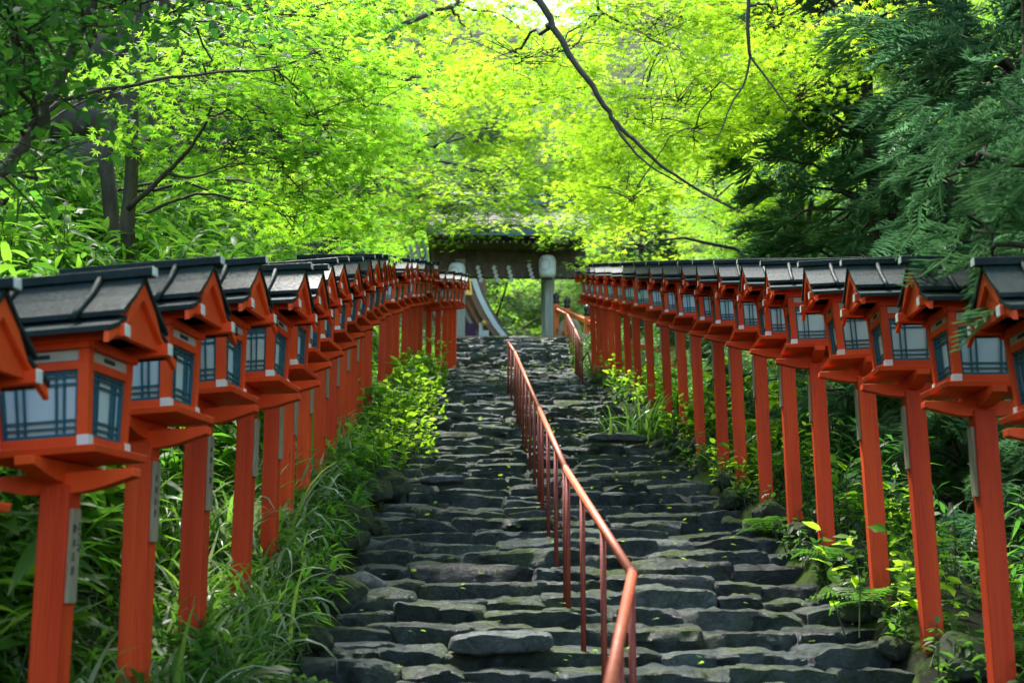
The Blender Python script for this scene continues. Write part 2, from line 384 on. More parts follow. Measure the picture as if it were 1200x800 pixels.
# ---------------------------------------------------------------- profile of the stairs and the ground
def Zof(px, py, Y): return U(px, py, Y).z
K = [(-60, -1.5), (0, 0), (22, TT*22), (29.3, Zof(600, 430.5, 29.3)), (34.0, Zof(600, 393.5, 34.0)), (60, Zof(600, 393.5, 34.0)+.05), (90, 24), (200, 90)]
KX = [k[0] for k in K]; KZ = [k[1] for k in K]
def S(Y): return np.interp(Y, KX, KZ)
def XL(Y): return np.interp(Y, [0, 6, 18, 24, 30, 34], [-.74, -.72, -.62, -.50, -.35, -.30])
def XR(Y): return np.interp(Y, [0, 6, 18, 24, 30, 34], [2.30, 2.30, 2.22, 2.25, 2.35, 2.6])
def sm(a, b, x): t_ = np.clip((x-a)/(b-a), 0, 1); return t_*t_*(3-2*t_)
def T(X, Y):
    X = np.asarray(X, float); Y = np.asarray(Y, float); s = S(Y)
    dl = XL(Y)-X; dr = X-XR(Y)
    up = np.where(dl > 0, .22*sm(0, .35, dl) + np.maximum(dl-.75, 0)*.85 - np.maximum(dl-5, 0)*.35, 0)
    dn = np.where(dr > 0, .10*sm(0, .3, dr) - np.minimum(np.maximum(dr-.5, 0)*.28, 2.2) + np.maximum(dr-14, 0)*.5, 0)
    flat = sm(33.0, 36.0, Y)*(1-sm(58, 66, Y))
    near = sm(9, 5, np.abs(X-1))
    up = up*(1-flat*near); dn = dn*(1-flat*near)
    bumps = .10*noise3(np.stack([X*.9, Y*.9, 0*X], -1), 3)+.25*noise3(np.stack([X*.2, Y*.2, 0*X], -1), 4)
    w = sm(.3, 2.0, np.maximum(dl, dr))*(1-flat*near)
    base = s - .17*sm(.1, -.05, np.maximum(dl, dr))*(Y < 34)
    return base + up + dn + bumps*w
def ts(X, Y): return float(T(np.array([X]), np.array([Y]))[0])
xs = np.concatenate([np.linspace(-90,-12,30), np.linspace(-11.5,-2,40), np.linspace(-1.8,4.4,60), np.linspace(4.6,14,40), np.linspace(15,90,30)])
ys = np.concatenate([np.linspace(-40,2,20), np.linspace(2.2,40,260), np.linspace(41,200,80)])
GX, GY = np.meshgrid(xs, ys); GZ = T(GX, GY)
V = np.stack([GX, GY, GZ], -1).reshape(-1, 3); nx = len(xs); ny = len(ys)
ii, jj = np.meshgrid(np.arange(ny-1), np.arange(nx-1), indexing='ij'); a = (ii*nx+jj).ravel()
F = np.stack([a, a+1, a+nx+1, a+nx], -1)
g = np_mesh('ground', V, F, M['earth'], smooth=True); tag(g, kind='structure', label='dark leaf-littered earth of the wooded hillside')

# ---------------------------------------------------------------- stone stairway
def stone_geo(items, nx=10, ny=6, nz=5, seed=0):
    """items: (x0,x1,y0,y1,z0,z1,roundness,seed)"""
    # unit cube surface grid
    faces = []; verts = {}
    def vid(i, j, k):
        key = (i, j, k)
        if key not in verts: verts[key] = len(verts)
        return verts[key]
    for i in range(nx):
        for j in range(ny):
            faces.append((vid(i,j,nz), vid(i+1,j,nz), vid(i+1,j+1,nz), vid(i,j+1,nz)))
            faces.append((vid(i,j,0), vid(i,j+1,0), vid(i+1,j+1,0), vid(i+1,j,0)))
    for i in range(nx):
        for k in range(nz):
            faces.append((vid(i,0,k), vid(i+1,0,k), vid(i+1,0,k+1), vid(i,0,k+1)))
            faces.append((vid(i,ny,k), vid(i,ny,k+1), vid(i+1,ny,k+1), vid(i+1,ny,k)))
    for j in range(ny):
        for k in range(nz):
            faces.append((vid(0,j,k), vid(0,j,k+1), vid(0,j+1,k+1), vid(0,j+1,k)))
            faces.append((vid(nx,j,k), vid(nx,j+1,k), vid(nx,j+1,k+1), vid(nx,j,k+1)))
    P = np.array([(i/nx*2-1, j/ny*2-1, k/nz*2-1) for (i, j, k) in verts]); Fc = np.array(faces)
    out = []
    for (x0, x1, y0, y1, z0, z1, e, sd) in items:
        Q = P/((np.abs(P)**e).sum(1)**(1/e))[:,None]
        hs = np.array([(x1-x0)/2, (y1-y0)/2, (z1-z0)/2]); c = np.array([(x0+x1)/2, (y0+y1)/2, (z0+z1)/2])
        W = Q*hs
        r = np.random.default_rng(int(sd)); off = r.uniform(0, 99, 3)
        n1 = noise3(W*4.5+off, 1); n2 = noise3(W*11+off, 2); n3 = noise3(W*26+off, 5)
        amp = min(.045, hs[2]*.65)
        rg = 1-np.abs(noise3(W*np.array([7,7,12])+off, 8))*2; disp = (amp*.75*n1+amp*.45*n2+amp*.28*n3+amp*.30*np.clip(rg, -.6, 1))
        N = Q/np.linalg.norm(Q, axis=1)[:,None]
        W = W + N*disp[:,None]*np.array([1, 1.3, .75])
        # chipped slanting planes
        for _ in range(5):
            pn = np.array([r.normal(0, .45), -1, r.normal(.12, .22)]) if _ < 3 else np.array([r.normal(0, .35), -abs(r.normal(.3, .3)), 1]); pn /= np.linalg.norm(pn)
            lim = (np.abs(pn*hs)).sum()*r.uniform(.74, .96); d = W@pn-lim
            W = W - np.maximum(d, 0)[:,None]*pn*.85
        tz = r.normal(0, .022); W[:,2] += W[:,0]*tz
        rz = r.normal(0, .025); cx, sx = math.cos(rz), math.sin(rz)
        W = np.stack([W[:,0]*cx-W[:,1]*sx, W[:,0]*sx+W[:,1]*cx, W[:,2]], -1)
        out.append((W+c, Fc))
    return merge(out)

stair = empty('stone_stairway', (.75, 6, S(6)))
tag(stair, 'long flight of dark wet rough stone steps climbing to the gate', 'stairway')
inv = Vector(stair.location)
Y = 4.2; si = 0
while Y < 34.05:
    dy = float(np.interp(Y, [4, 7, 13], [.36, .37, .42])) if Y < 29.2 else .40
    r = np.random.default_rng(1000+si)
    rise = float(S(Y+dy)-S(Y))
    items = []; x = float(XL(Y))-.10; xr = float(XR(Y))+.12
    if Y > 10: x -= .0
    zt0 = float(S(Y))
    while x < xr-.08:
        w = r.uniform(.26, .55) if r.random() < .5 else r.uniform(.5, .95)
        if 22 < Y < 29.3: w *= .6
        w = min(w, xr-x)
        if xr-(x+w) < .18: w = xr-x
        top = zt0+r.normal(0, .016)+(.015 if r.random() < .15 else 0)
        y0 = Y+r.normal(0, .02); hgt = rise+r.uniform(.05, .09)
        items.append((x-.006, x+w+.006, y0, y0+dy+.16+r.uniform(0,.05), top-hgt, top, r.choice([9.0, 14.0, 24.0, 30.0]), r.integers(1e6)))
        if Y > 22 or r.random() < .10:   # an extra loose slab on or between
            xx = x+r.uniform(0, w); items.append((xx, xx+r.uniform(.15,.4), y0+.14, y0+.40, top-.03, top+r.uniform(.015,.035), 4.0, r.integers(1e6)))
        x += w
    near = Y < 12
    V, F = stone_geo(items, *((26, 9, 8) if near else (12, 5, 5)))
    o = np_mesh('step', V-np.array(inv), F, M['stone'], stair, smooth=True, sharp=22)
    si += 1; Y += dy
print('steps', si)
for (px0, px1, pyt, Yp, hh, ex) in ((527, 646, 742, 7.35, .105, 4.5), (492, 545, 556, 12.15, .075, 5.0), (690, 760, 508, 15.1, .07, 5.0)):
    a_, b_ = U(px0, pyt, Yp), U(px1, pyt, Yp)
    V, F = stone_geo([(a_.x, b_.x, Yp-.02, Yp+.36, a_.z-hh, a_.z, ex, 4242+px0)], 22, 10, 8)
    np_mesh('step', V-np.array(inv), F, M['palestone'], stair, smooth=True, sharp=26)
# landing slabs at the top
r = np.random.default_rng(5); items = []
for j in range(4):
    x = -1.8
    while x < 4.6:
        w = r.uniform(.5, 1.0); y0 = 34.05+j*.8; items.append((x, x+w-.02, y0, y0+.79, KZ[4]-.14, KZ[4]+r.uniform(-.004,.010), 16.0, r.integers(1e6))); x += w
V, F = stone_geo(items, 4, 4, 3)
o = np_mesh('landing_path', V, F, M['stone'], smooth=True); tag(o, kind='structure', label='flat stone landing before the gate')

# ---------------------------------------------------------------- wayside lantern
def make_lantern():
    root = empty('wayside_lantern', (0,0,0)); B = .0025
    MB().box((0,0,.70), (.103,.103,1.44), bev=.004).build('post', M['redpost'], root)
    # bracket beams with boat-shaped undersides
    def boat(L, zt, h):
        pts = [(-L, zt), (-L, zt-.030)]
        for k in range(7):
            u = -L+.02+(L*.75)*k/6; pts.append((u, zt-.032-(h-.032)*math.sin(k/6*math.pi/2)))
        for k in range(6, -1, -1):
            u = L-.02-(L*.75)*k/6; pts.append((u, zt-.032-(h-.032)*math.sin(k/6*math.pi/2)))
        pts += [(L, zt-.030), (L, zt)]; return pts[::-1]
    MB().prism(boat(.275, 1.462, .072), 1, -.036, .036, B).build('bracket_beam', M['red'], root)
    MB().prism(boat(.275, 1.500, .072), 0, -.034, .034, B).build('bracket_beam', M['red'], root)
    MB().box((0,0,1.516), (.44,.44,.026), top=(1.03,1.03), bev=B).build('tray', M['red'], root)
    for a in range(4):
        rot = Matrix.Rotation(a*math.pi/2, 3, 'Z')
    # frame: corner posts, rails
    f = MB(); b0, t0, z0, z1 = .150, .170, 1.531, 1.868
    for sx in (-1, 1):
        for sy in (-1, 1):
            vs = []
            for z, h in ((z0, b0), (z1, t0)):
                vs += [(sx*h-.019, sy*h-.019, z), (sx*h+.019, sy*h-.019, z), (sx*h+.019, sy*h+.019, z), (sx*h-.019, sy*h+.019, z)]
            bv = [f.bm.verts.new(v) for v in vs]
            for q in ((3,2,1,0),(4,5,6,7),(0,1,5,4),(1,2,6,5),(2,3,7,6),(3,0,4,7)): f.bm.faces.new([bv[i] for i in q])
    for zc, hh, off in ((1.549, .036, .152), (1.806, .030, .1665), (1.872, .024, .174)):
        for a in range(4):
            rot = Matrix.Rotation(a*math.pi/2, 3, 'Z')
            ex = .012 if zc > 1.86 else (.0 if zc > 1.6 else .004)
            f.box(rot @ Vector((0, -off, zc)), (2*off+.038+2*ex - (.0 if a % 2 else .002), .030+ex, hh - (.0 if a % 2 else .002)), rot=rot)
    f.build('box_frame', M['red'], root)
    for a in range(4):
        rot = Matrix.Rotation(a*math.pi/2, 3, 'Z').to_4x4()
        tilt = Matrix.Rotation(math.atan((t0-b0)/(z1-z0)), 4, 'X')
        mt = rot @ Matrix.Translation((0, -.156, 1.68)) @ tilt
        pn = MB(); wb, wt, h = .131, .142, .110
        def sl(x0, zz0, x1, zz1, w, d=.012, yo=0):
            p0 = Vector((x0, yo, zz0)); p1 = Vector((x1, yo, zz1)); L = (p1-p0).length; an = math.atan2(zz1-zz0, x1-x0)
            pn.box((p0+p1)/2, (L, d, w), rot=Matrix.Rotation(-an, 3, 'Y'))
        sl(-wb, -h, -wt, h, .018, .016); sl(wb, -h, wt, h, .018, .016)
        sl(-wb, -h, wb, -h, .018, .0155); sl(-wt, h, wt, h, .018, .0155)
        for q in (-.62, -.42, .42, .62): sl(q*wb, -h, q*wt, h, .0075, .008, -.001)
        for q in (-.74, -.52, .60, .82): sl(-wb-.004*q, h*q, wb+.004*q, h*q, .0075, .007, -.0005)
        o = pn.build('lattice_panel', M['teal'], root)
        o.data.transform(mt)
        pp = MB(); pp.box((0, .008, 0), (2*wb+.012, .003, 2*h), top=(wt/wb, 1)); q = pp.build('paper_pane', M['paper'], o); q.data.transform(mt)
        bd = MB(); bd.box((0, 0, 0), (.30, .012, .034)); bd.box((0, -.0075, 0), (.085, .006, .014)); q = bd.build('vent_board', M['board'], root)
        q.data.transform(rot @ Matrix.Translation((0, -.170, 1.840)))
        q.data.materials.append(M['ink'])
        for pl in list(q.data.polygons)[6:]: pl.material_index = 1
    for sx in (-1, 1):
        for sy in (-1, 1):
            MB().box((sx*.157, sy*.157, 1.549), (.042, .042, .040), bev=.002).build('corner_cap', M['white'], root)
    def tipped(o, x):
        o.data.materials.append(M['white'])
        for pl in o.data.polygons:
            if abs(pl.center.x) > x: pl.material_index = 1
    # purlins (three beams along x) with white ends
    for y, z in ((-.195, 1.905), (.195, 1.905)):
        tipped(MB().box((0, y, z), (.655, .042, .044), bev=B).build('purlin', M['red'], root), .3255)
    MB().box((0,0,1.892), (.36,.36,.016)).build('ceiling_board', M['red'], root)
    # roof: two tiers each side
    rf = MB(); X = .315
    for s_ in (-1, 1):
        up = [(0, 2.142), (.10, 2.052), (.205, 1.978), (.205, 1.960), (.10, 2.034), (0, 2.120)]
        lo = [(.165, 1.966), (.235, 1.930), (.305, 1.908), (.305, 1.890), (.235, 1.912), (.165, 1.948)]
        for poly, xx in ((up, X), (lo, X-.004)):
            pts = [(s_*a_, b_) for a_, b_ in poly]
            rf.prism(pts if s_ < 0 else pts[::-1], 0, -xx, xx)
    roof = rf.build('roof', M['roof'], root)
    tipped(MB().box((0,0,2.150), (.70,.046,.034), bev=.003).build('ridge_board', M['roof'], roof), .348)
    for x_ in (-.155, .155):
        for s_ in (-1, 1):
            bt = MB(); bt.tube([(x_, s_*.012, 2.146), (x_, s_*.10, 2.060), (x_, s_*.205, 1.986), (x_, s_*.255, 1.948)], [.013,.013,.014,.012], 6)
            bt.build('roof_batten', M['roof'], roof, True)
    # gable: bargeboards and recessed triangle
    for s_ in (-1, 1):
        g_ = MB()
        for t_ in (-1, 1):
            poly = [(0, 2.117), (t_*.10, 2.031), (t_*.160, 1.946), (t_*.235, 1.909), (t_*.30, 1.887), (t_*.305, 1.850), (t_*.20, 1.905), (t_*.10, 1.975), (0, 2.055)]
            a0, a1 = (s_*.288, s_*.306); lo_, hi_ = min(a0, a1), max(a0, a1)
            g_.prism(poly if t_ < 0 else poly[::-1], 0, lo_, hi_)
        g_.prism([(-.255, 1.90), (.255, 1.90), (.10, 2.01), (0, 2.10), (-.10, 2.01)], 0, min(s_*.262, s_*.286), max(s_*.262, s_*.286))
        g_.build('gable_board', M['red'], root)
    return root
def add_plaque(root, side, text=True, long=.0):
    x = side*(.0515+.007); L = .30+long; zc = 1.34-L/2
    pl = MB().box((x, 0, zc), (.014, .070, L), bev=.002).build('name_plaque', M['plaque'], root)
    def put(chars, size, y, z0, step, name='lettering'):
        cu = bpy.data.curves.new('ink', 'FONT'); cu.body = '\n'.join(chars); cu.size = size; cu.space_line = step; cu.align_x = 'CENTER'; cu.extrude = .0006
        tmp = bpy.data.objects.new('tmp', cu); COL.objects.link(tmp)
        bpy.context.view_layer.update()
        me = bpy.data.meshes.new_from_object(tmp.evaluated_get(bpy.context.evaluated_depsgraph_get()))
        bpy.data.objects.remove(tmp)
        m = Matrix.Translation((x+side*.0078, y, z0)) @ Matrix.Rotation(side*math.pi/2, 4, 'Z') @ Matrix.Rotation(math.pi/2, 4, 'X')
        me.transform(m); me.materials.clear(); link(name, me, M['ink'], pl)
    if text:
        put(text[0], .034, -side*.012, zc+L/2-.080, 1.38)
        if text[1]: put(text[1], .014, side*.020, zc+L/2-.055, 1.25)
    nl = MB()
    for z in (zc+L/2-.015, zc-L/2+.02): nl.lathe([(.004,0),(.004,.002)], 8)
    nl.bm.free()
    return pl

proto = make_lantern()
left_px = [(4.0,-118,640),(4.8,72,572),(5.6,169,520),(6.4,235,492),(7.2,291,474),(8.1,321,457),(9.0,340,435),(9.9,359,421),(10.8,377,408),(11.8,391,395),(12.9,404,386),(14.0,415,379),(15.1,423,374),(16.3,432,370),(18.0,449,364),(19.2,457,361),(20.3,465,358),(21.5,475,356),(22.6,481,355),(23.7,487,354),(24.8,493,353.5),(25.6,503,364),(26.6,514,363),(27.6,522,362),(28.6,527.5,362),(29.6,532,362)]
right_px = [(5.45,1262),(6.45,1151),(7.42,1071),(8.35,1014),(9.4,957),(10.35,922),(11.35,890),(12.4,861),(13.2,841),(14.4,815),(15.5,797),(16.8,779),(18.1,760),(19.4,745),(20.5,734),(21.6,723),(22.7,715),(23.7,708),(24.8,701),(25.9,694)]
right_tray = lambda z: 307+1600*.72/z*1.0 if z < 12 else 307+1600*.72/z+ (z-12)*.28
ORD = ['first','second','third','fourth','fifth','sixth','seventh','eighth','ninth','tenth','eleventh','twelfth','thirteenth','fourteenth','fifteenth','sixteenth','seventeenth','eighteenth','nineteenth','twentieth','twenty-first','twenty-second','twenty-third','twenty-fourth','twenty-fifth','twenty-sixth']
lr = random.Random(3)
TEXTS = {1: ('鈴木正彦', '京都市左京区'), 2: ('川村大作', ''), 3: ('中田一郎', '')}
lanterns = []
used = False
for side, lst in ((-1, left_px), (1, right_px)):
    for i, it in enumerate(lst):
        z, px = it[:2]; tray = it[2]+(4 if i < 20 else 0) if side < 0 else right_tray(z)
        if side < 0: z *= 1.02
        Yd = z/1.02; P = U(px, tray, Yd); basez = P.z-1.40
        o = proto if not used else copy_tree(proto); used = True
        lean = R(-1.15)+R(lr.uniform(-.4,.4)) if side > 0 else R(lr.uniform(-.2,.8))
        o.location = (P.x-math.sin(lean)*1.4, P.y, basez)
        o.rotation_euler = (R(lr.uniform(-.7,.7)), lean, R(-7+lr.uniform(-2.5,2.5)) if side < 0 else R(-6+lr.uniform(-2.5,2.5)))
        gapz = basez - ts(P.x, P.y)
        lanterns.append((side, i, o, P, gapz))
        n = ORD[i]
        if side < 0:
            lab = {0: 'red lantern cut by the frame, nearest of the row on the fern bank', 1: 'red lantern on square post with the inscribed wooden plaque, largest on the fern bank'}.get(i, f'red post lantern, {n} from the bottom of the row beside the fern bank')
            if i >= 21: lab = f'red post lantern, {ORD[i-21]} of the lower group standing on the step ends by the gate'
        else:
            lab = 'red lantern behind the cedar sprays, cut by the frame, nearest on the cedar side' if i == 0 else f'red post lantern, {n} from the bottom of the row on the cedar side'
        tag(o, lab, 'lantern', 'red post lanterns lining the stairs')
print('gaps', [(s_, i_, round(g_, 2)) for s_, i_, _, _, g_ in lanterns])
for side, i, o, P, gp in lanterns:
    if i == 0: continue
    if (side < 0 and i < 12) or (side > 0 and i < 14):
        add_plaque(o, -side, TEXTS.get(i) if side < 0 else None, .06*lr.random())
# the boxes of the nearer bank lanterns sit a little askew on their posts
for side, i, o, P, gp in lanterns:
    tl_ = R(-3.2+lr.uniform(-.8,.8)) if side < 0 and i < 9 else R(lr.uniform(-1.2,.8))
    for ch in o.children:
        if ch.name.startswith(('post', 'name_plaque')): continue
        mt = Matrix.Translation((0,0,1.42)) @ Matrix.Rotation(tl_, 4, 'Y') @ Matrix.Translation((0,0,-1.42))
        ch.location = mt.translation; ch.rotation_euler = (0, tl_, 0)
for side, i, o, P, gp in lanterns:
    if side < 0 and 3 < i < 21:
        for ch in o.children:
            if ch.name.startswith('name_plaque'): ch.location.x -= .0072
# posts reach the ground: lengthen the post of each lantern whose foot stands lower
for side, i, o, P, gp in lanterns:
    ext = max(gp, 0)+.15
    for ch in o.children:
        if ch.name.startswith('post'):
            k_ = .86 if side < 0 and 3 < i < 21 else 1
            ch.scale = (k_, k_, (1.42+ext)/1.42); ch.location = (0, 0, 1.42-1.42*(1.42+ext)/1.42)

# ---------------------------------------------------------------- handrails
def hz(px, py, Y): return U(px, py, Y)
rail = empty('handrail', (.72, 6, S(6))); tag(rail, 'long rust-red metal handrail running up the middle of the stone steps', 'handrail')
ro = Vector(rail.location)
pts = [hz(712, 815, 4.05), hz(741, 672, 5.72), hz(663, 549, 8.56), hz(632, 479, 12.0), hz(603.6, 413, 19.1), hz(595.5, 401, 21.4)]
m = MB()
def seg(a, b, r_, n=12): m.tube([a-ro, b-ro], r_, n)
for a_, b_ in zip(pts, pts[1:]): m.tube([a_-ro, b_-ro], .0215, 12)
m.build('top_rail', M['railtop'], rail, True)
for q in pts[1:-1]:
    m = MB(); m.lathe([(.001,-.026),(.018,-.021),(.026,-.006),(.026,.006),(.018,.021),(.001,.026)], 12, q-ro); m.build('rail_joint', M['railpost'], rail, True)
def rail_at(Y):
    for a_, b_ in zip(pts, pts[1:]):
        if a_.y <= Y <= b_.y: return a_.lerp(b_, (Y-a_.y)/(b_.y-a_.y))
py_ = [4.7, 5.75, 6.7, 7.62, 8.45, 8.66, 9.6, 10.6, 11.5, 12.1, 13.0, 14.0, 15.0, 16.0, 17.0, 18.0, 19.0, 19.2, 20.3, 21.35]
for yy in py_:
    q = rail_at(yy); m = MB(); m.tube([q-ro-Vector((0,0,.01)), Vector((q.x, q.y, float(S(q.y))-.12))-ro], .0155, 10); m.build('rail_post', M['railpost'], rail, True)
rail2 = empty('handrail', (2.2, 24, S(24))); tag(rail2, 'short rusty handrail with bent foot at the top edge of the steps', 'handrail'); ro2 = Vector(rail2.location)
pts2 = [hz(682, 404.5, 23.6), hz(674, 386, 27), hz(665, 368.5, 33.2), hz(653, 362, 35)]
m = MB(); [m.tube([a_-ro2, b_-ro2], .022, 8) for a_, b_ in zip(pts2, pts2[1:])]; m.build('top_rail', M['railtop'], rail2, True)
for k in range(9):
    f_ = k/8*2.0; a_ = pts2[int(min(f_, 1.999))]; b_ = pts2[int(min(f_, 1.999))+1]; q = a_.lerp(b_, f_-int(min(f_, 1.999)))
    m = MB(); m.tube([q-ro2, Vector((q.x, q.y, float(S(q.y))-.1))-ro2], .015, 8); m.build('rail_post', M['railpost'], rail2, True)
q = pts2[0]; m = MB(); m.tube([q-Vector((0,0,.28))-ro2, hz(689, 412, 23.5)-ro2, hz(697, 447, 23.3)-ro2], .018, 8); m.build('bent_foot', M['railpost'], rail2, True)

# ---------------------------------------------------------------- gate
GYD = 41.0; GZ0 = KZ[4]
def gx(px, Y=GYD): return U(px, 393, Y).x
def gz(py, Y=GYD): return U(600, py, Y).z
gate = empty('shrine_gate', (gx(592), GYD, GZ0)); tag(gate, 'old wooden shrine gate with thick bark roof at the top of the steps', 'gate')
go = Vector(gate.location)
def G(mb, name, mat, smooth=False):
    o = mb.build(name, mat, gate, smooth); o.data.transform(Matrix.Translation(-go)); return o
zb0, zb1 = gz(326), gz(309)
for px in (539, 644):
    for dy in (0, 2.2):
        m = MB(); x = gx(px); m.box((x, GYD+dy, (GZ0+zb1)/2), (.31 if dy == 0 else .24, .31 if dy == 0 else .24, zb1-GZ0+.2), bev=.02); G(m, 'gate_post', M['greywood'])
        if dy == 0:
            m = MB(); m.box((x, GYD, GZ0+.12), (.5, .5, .24), top=(.86,.86), bev=.02); G(m, 'post_base', M['tan'])
m = MB(); m.box((gx(596), GYD-.02, (zb0+zb1)/2), (gx(700)-gx(500), .26, zb1-zb0), bev=.01); G(m, 'lintel', M['oldwood'])
m = MB(); m.box((gx(596), GYD+.02, (gz(308.5)+gz(293))/2), (gx(690)-gx(508), .22, gz(293)-gz(308.5)), bev=.01); G(m, 'tie_beam', M['oldwood'])
for k, px in enumerate((515, 560, 585, 612, 664, 683)):
    m = MB(); m.box((gx(px), GYD-.16, (zb0+zb1)/2-.03), (.06, .03, zb1-zb0+.06)); G(m, 'lattice_bar', M['oldwood'])
m = MB()
for px in np.linspace(508, 690, 26): m.box((gx(px), GYD-.6, gz(288)), (.055, 2.4, .07), rot=Matrix.Rotation(R(16), 3, 'X'))
G(m, 'rafter', M['oldwood'])
m = MB()  # ceiling plane between the rafters
m.box((gx(598), GYD+.2, gz(284)+.12), (gx(688)-gx(508), 3.6, .05)); G(m, 'soffit', M['oldwood'])
# thick roof: curved front & rear slopes
def gate_roof():
    x0, x1 = gx(500), gx(690); ze = gz(274, GYD-1.6); ztop = gz(232); yc = GYD+.8
    prof = []
    for k in range(9):
        s_ = k/8; prof.append((GYD-1.7+(yc-GYD+1.7)*s_, ze+.22+(ztop-ze-.22)*(s_**1.35)))
    rear = [(2*yc-a_, b_) for a_, b_ in prof[::-1][1:]]
    lower = [(rear[-1][0], rear[-1][1]-.20), (yc, ze+.25), (prof[0][0], ze)]
    m = MB(); m.prism((prof+rear+lower)[::-1], 0, x0, x1); return m, prof, x0, x1, ze, ztop, yc
m, prof, x0, x1, ze, ztop, yc = gate_roof(); G(m, 'bark_roof', M['thatch'])
m = MB(); m.box(((x0+x1)/2, GYD-1.715, ze+.06), (x1-x0+.04, .05, .13)); m.box(((x0+x1)/2, GYD-1.7, ze-.05), (x1-x0-.1, .10, .07)); G(m, 'eave_strip', M['copper'])
m = MB(); m.box(((x0+x1)/2, yc, ztop+.10), (x1-x0-.3, .42, .30), top=(1,.8), bev=.03); m.box(((x0+x1)/2, yc, ztop+.28), (x1-x0-.1, .5, .08), bev=.02); G(m, 'ridge', M['copper'])
for i_, (px, pyc) in enumerate(((535.5, 322), (641.5, 313))):
    c_ = U(px, pyc, GYD-.75); hh = .345; rr = .262
    L_ = empty('paper_lantern', c_); tag(L_, ['white paper lantern with ring crest hanging beside the fern-bank gate post', 'white paper lantern with ring crest hanging on the cedar-side gate post'][i_], 'paper lantern', 'white paper lanterns on the gate')
    prof_ = []
    for k in range(25):
        a_ = -1+2*k/24; rr_ = rr*(1-abs(a_)**5*.35)*(1+.008*math.cos(k*math.pi)); prof_.append((rr_, a_*hh))
    MB().lathe(prof_, 28).build('shade', M['paperlamp'], L_, True)
    MB().lathe([(.15,-hh-.03),(.16,-hh-.03),(.16,-hh+.01),(.15,-hh+.01)], 20).build('bottom_ring', M['black'], L_)
    MB().lathe([(.15,hh-.01),(.16,hh-.01),(.16,hh+.03),(.15,hh+.03)], 20).build('top_ring', M['black'], L_)
    MB().tube([(0,0,hh),(0,0,hh+.45)], .012, 6).build('hanging_cord', M['oldwood'], L_)
    m = MB()
    for k in range(20):
        a_ = 2*math.pi*k/20; cx_, cz_ = math.cos(a_)*.155, .02+math.sin(a_)*.165; ang = -.38+cx_/rr
        p_ = Vector((rr*1.005*math.sin(ang), -rr*1.005*math.cos(ang), cz_))
        m.box(p_, (.012, .006, .052), rot=Matrix.Rotation(ang, 3, 'Z') @ Matrix.Rotation(-a_+math.pi/2, 3, 'Y'))
    m.build('ring_crest', M['ink'], L_)
for i_, px in enumerate((561, 580, 597, 621)):
    c_ = U(px, 311.5 if i_ != 3 else 309, GYD-.3); m = MB(); x = 0; z = 0
    for k in range(4):
        m.box((.035*k-.03, .004*k, -.06-.125*k), (.105, .004, .135), rot=Matrix.Rotation(R(24), 3, 'Y'))
    o = m.build('paper_streamer', M['white']); o.location = c_
    tag(o, ['zigzag white paper streamer under the gate beam, closest to the fern-bank lantern', 'zigzag white paper streamer, second along the beam from the fern-bank lantern', 'narrow zigzag white paper streamer, third along the beam', 'zigzag white paper streamer closest to the cedar-side paper lantern'][i_], 'paper streamer', 'paper streamers on the gate')

# hall behind the gate, seen under the beam: sweeping gable roof
HY = 52.0
hall = empty('shrine_hall', U(500, 393, HY)); tag(hall, 'shrine hall with sweeping curved roof edge seen through the gate', 'building'); ho = Vector(hall.location)
def H(mb, name, mat, smooth=False):
    o = mb.build(name, mat, hall, smooth); o.data.transform(Matrix.Translation(-ho)); return o
curve = [(545, 262), (553, 300), (561, 327), (568, 346), (576, 362), (586, 379), (597, 393), (612, 408)]
C = [U(a_, b_, HY) for a_, b_ in curve]
def band(o0, o1, y0, y1):
    a_ = [(p_.x-o0*.94, p_.z-o0*.35) for p_ in C]; b_ = [(p_.x-o1*.94, p_.z-o1*.35) for p_ in C]
    m = MB(); n_ = len(C)
    for k in range(n_-1):
        m.prism([a_[k], a_[k+1], b_[k+1], b_[k]], 1, y0, y1)
    return m
H(band(0, .10, HY-.1, HY+9), 'roof', M['thatch'])
H(band(.102, .30, HY-.12, HY+.1), 'verge_board', M['white'])
H(band(.302, .52, HY-.05, HY+.14), 'gable_board', M['hallbrown'])
m = MB()
for k in range(7):
    off = .62+k*.27; H(band(off, off+.13, HY+.25, HY+.4), 'rafter', M['hallgrey'] if k else M['hallbrown'])
m.bm.free()
m = MB(); w_ = U(575, 393, HY+1.2); m.box((w_.x-2.7, HY+1.3, (GZ0+gz(318, HY))/2), (5.0, .2, gz(318, HY)-GZ0)); H(m, 'wall', M['hallbrown'])
m = MB(); q = U(553, 386, HY); m.box((q.x-.5, HY+.15, q.z+.02), (1.3, .06, .5)); H(m, 'curtain', M['purple'])
m = MB(); q = U(563.5, 386, HY-.1); m.box((q.x, HY-.0, q.z), (.14, .06, .55)); q2 = U(569, 390, HY); m.box((q2.x, HY+.02, q2.z-.1), (.25, .1, .4)); H(m, 'white_banner', M['white'])
m = MB(); q = U(567, 380, HY); m.lathe([(.02,-.12),(.08,-.09),(.10,0),(.08,.09),(.02,.12)], 14, q+Vector((0,-.25,0))); q = U(549, 335, HY); m.box(q+Vector((0,-.2,0)), (.3,.05,.8), top=(.4,1)); H(m, 'gilt_fitting', M['gold'])

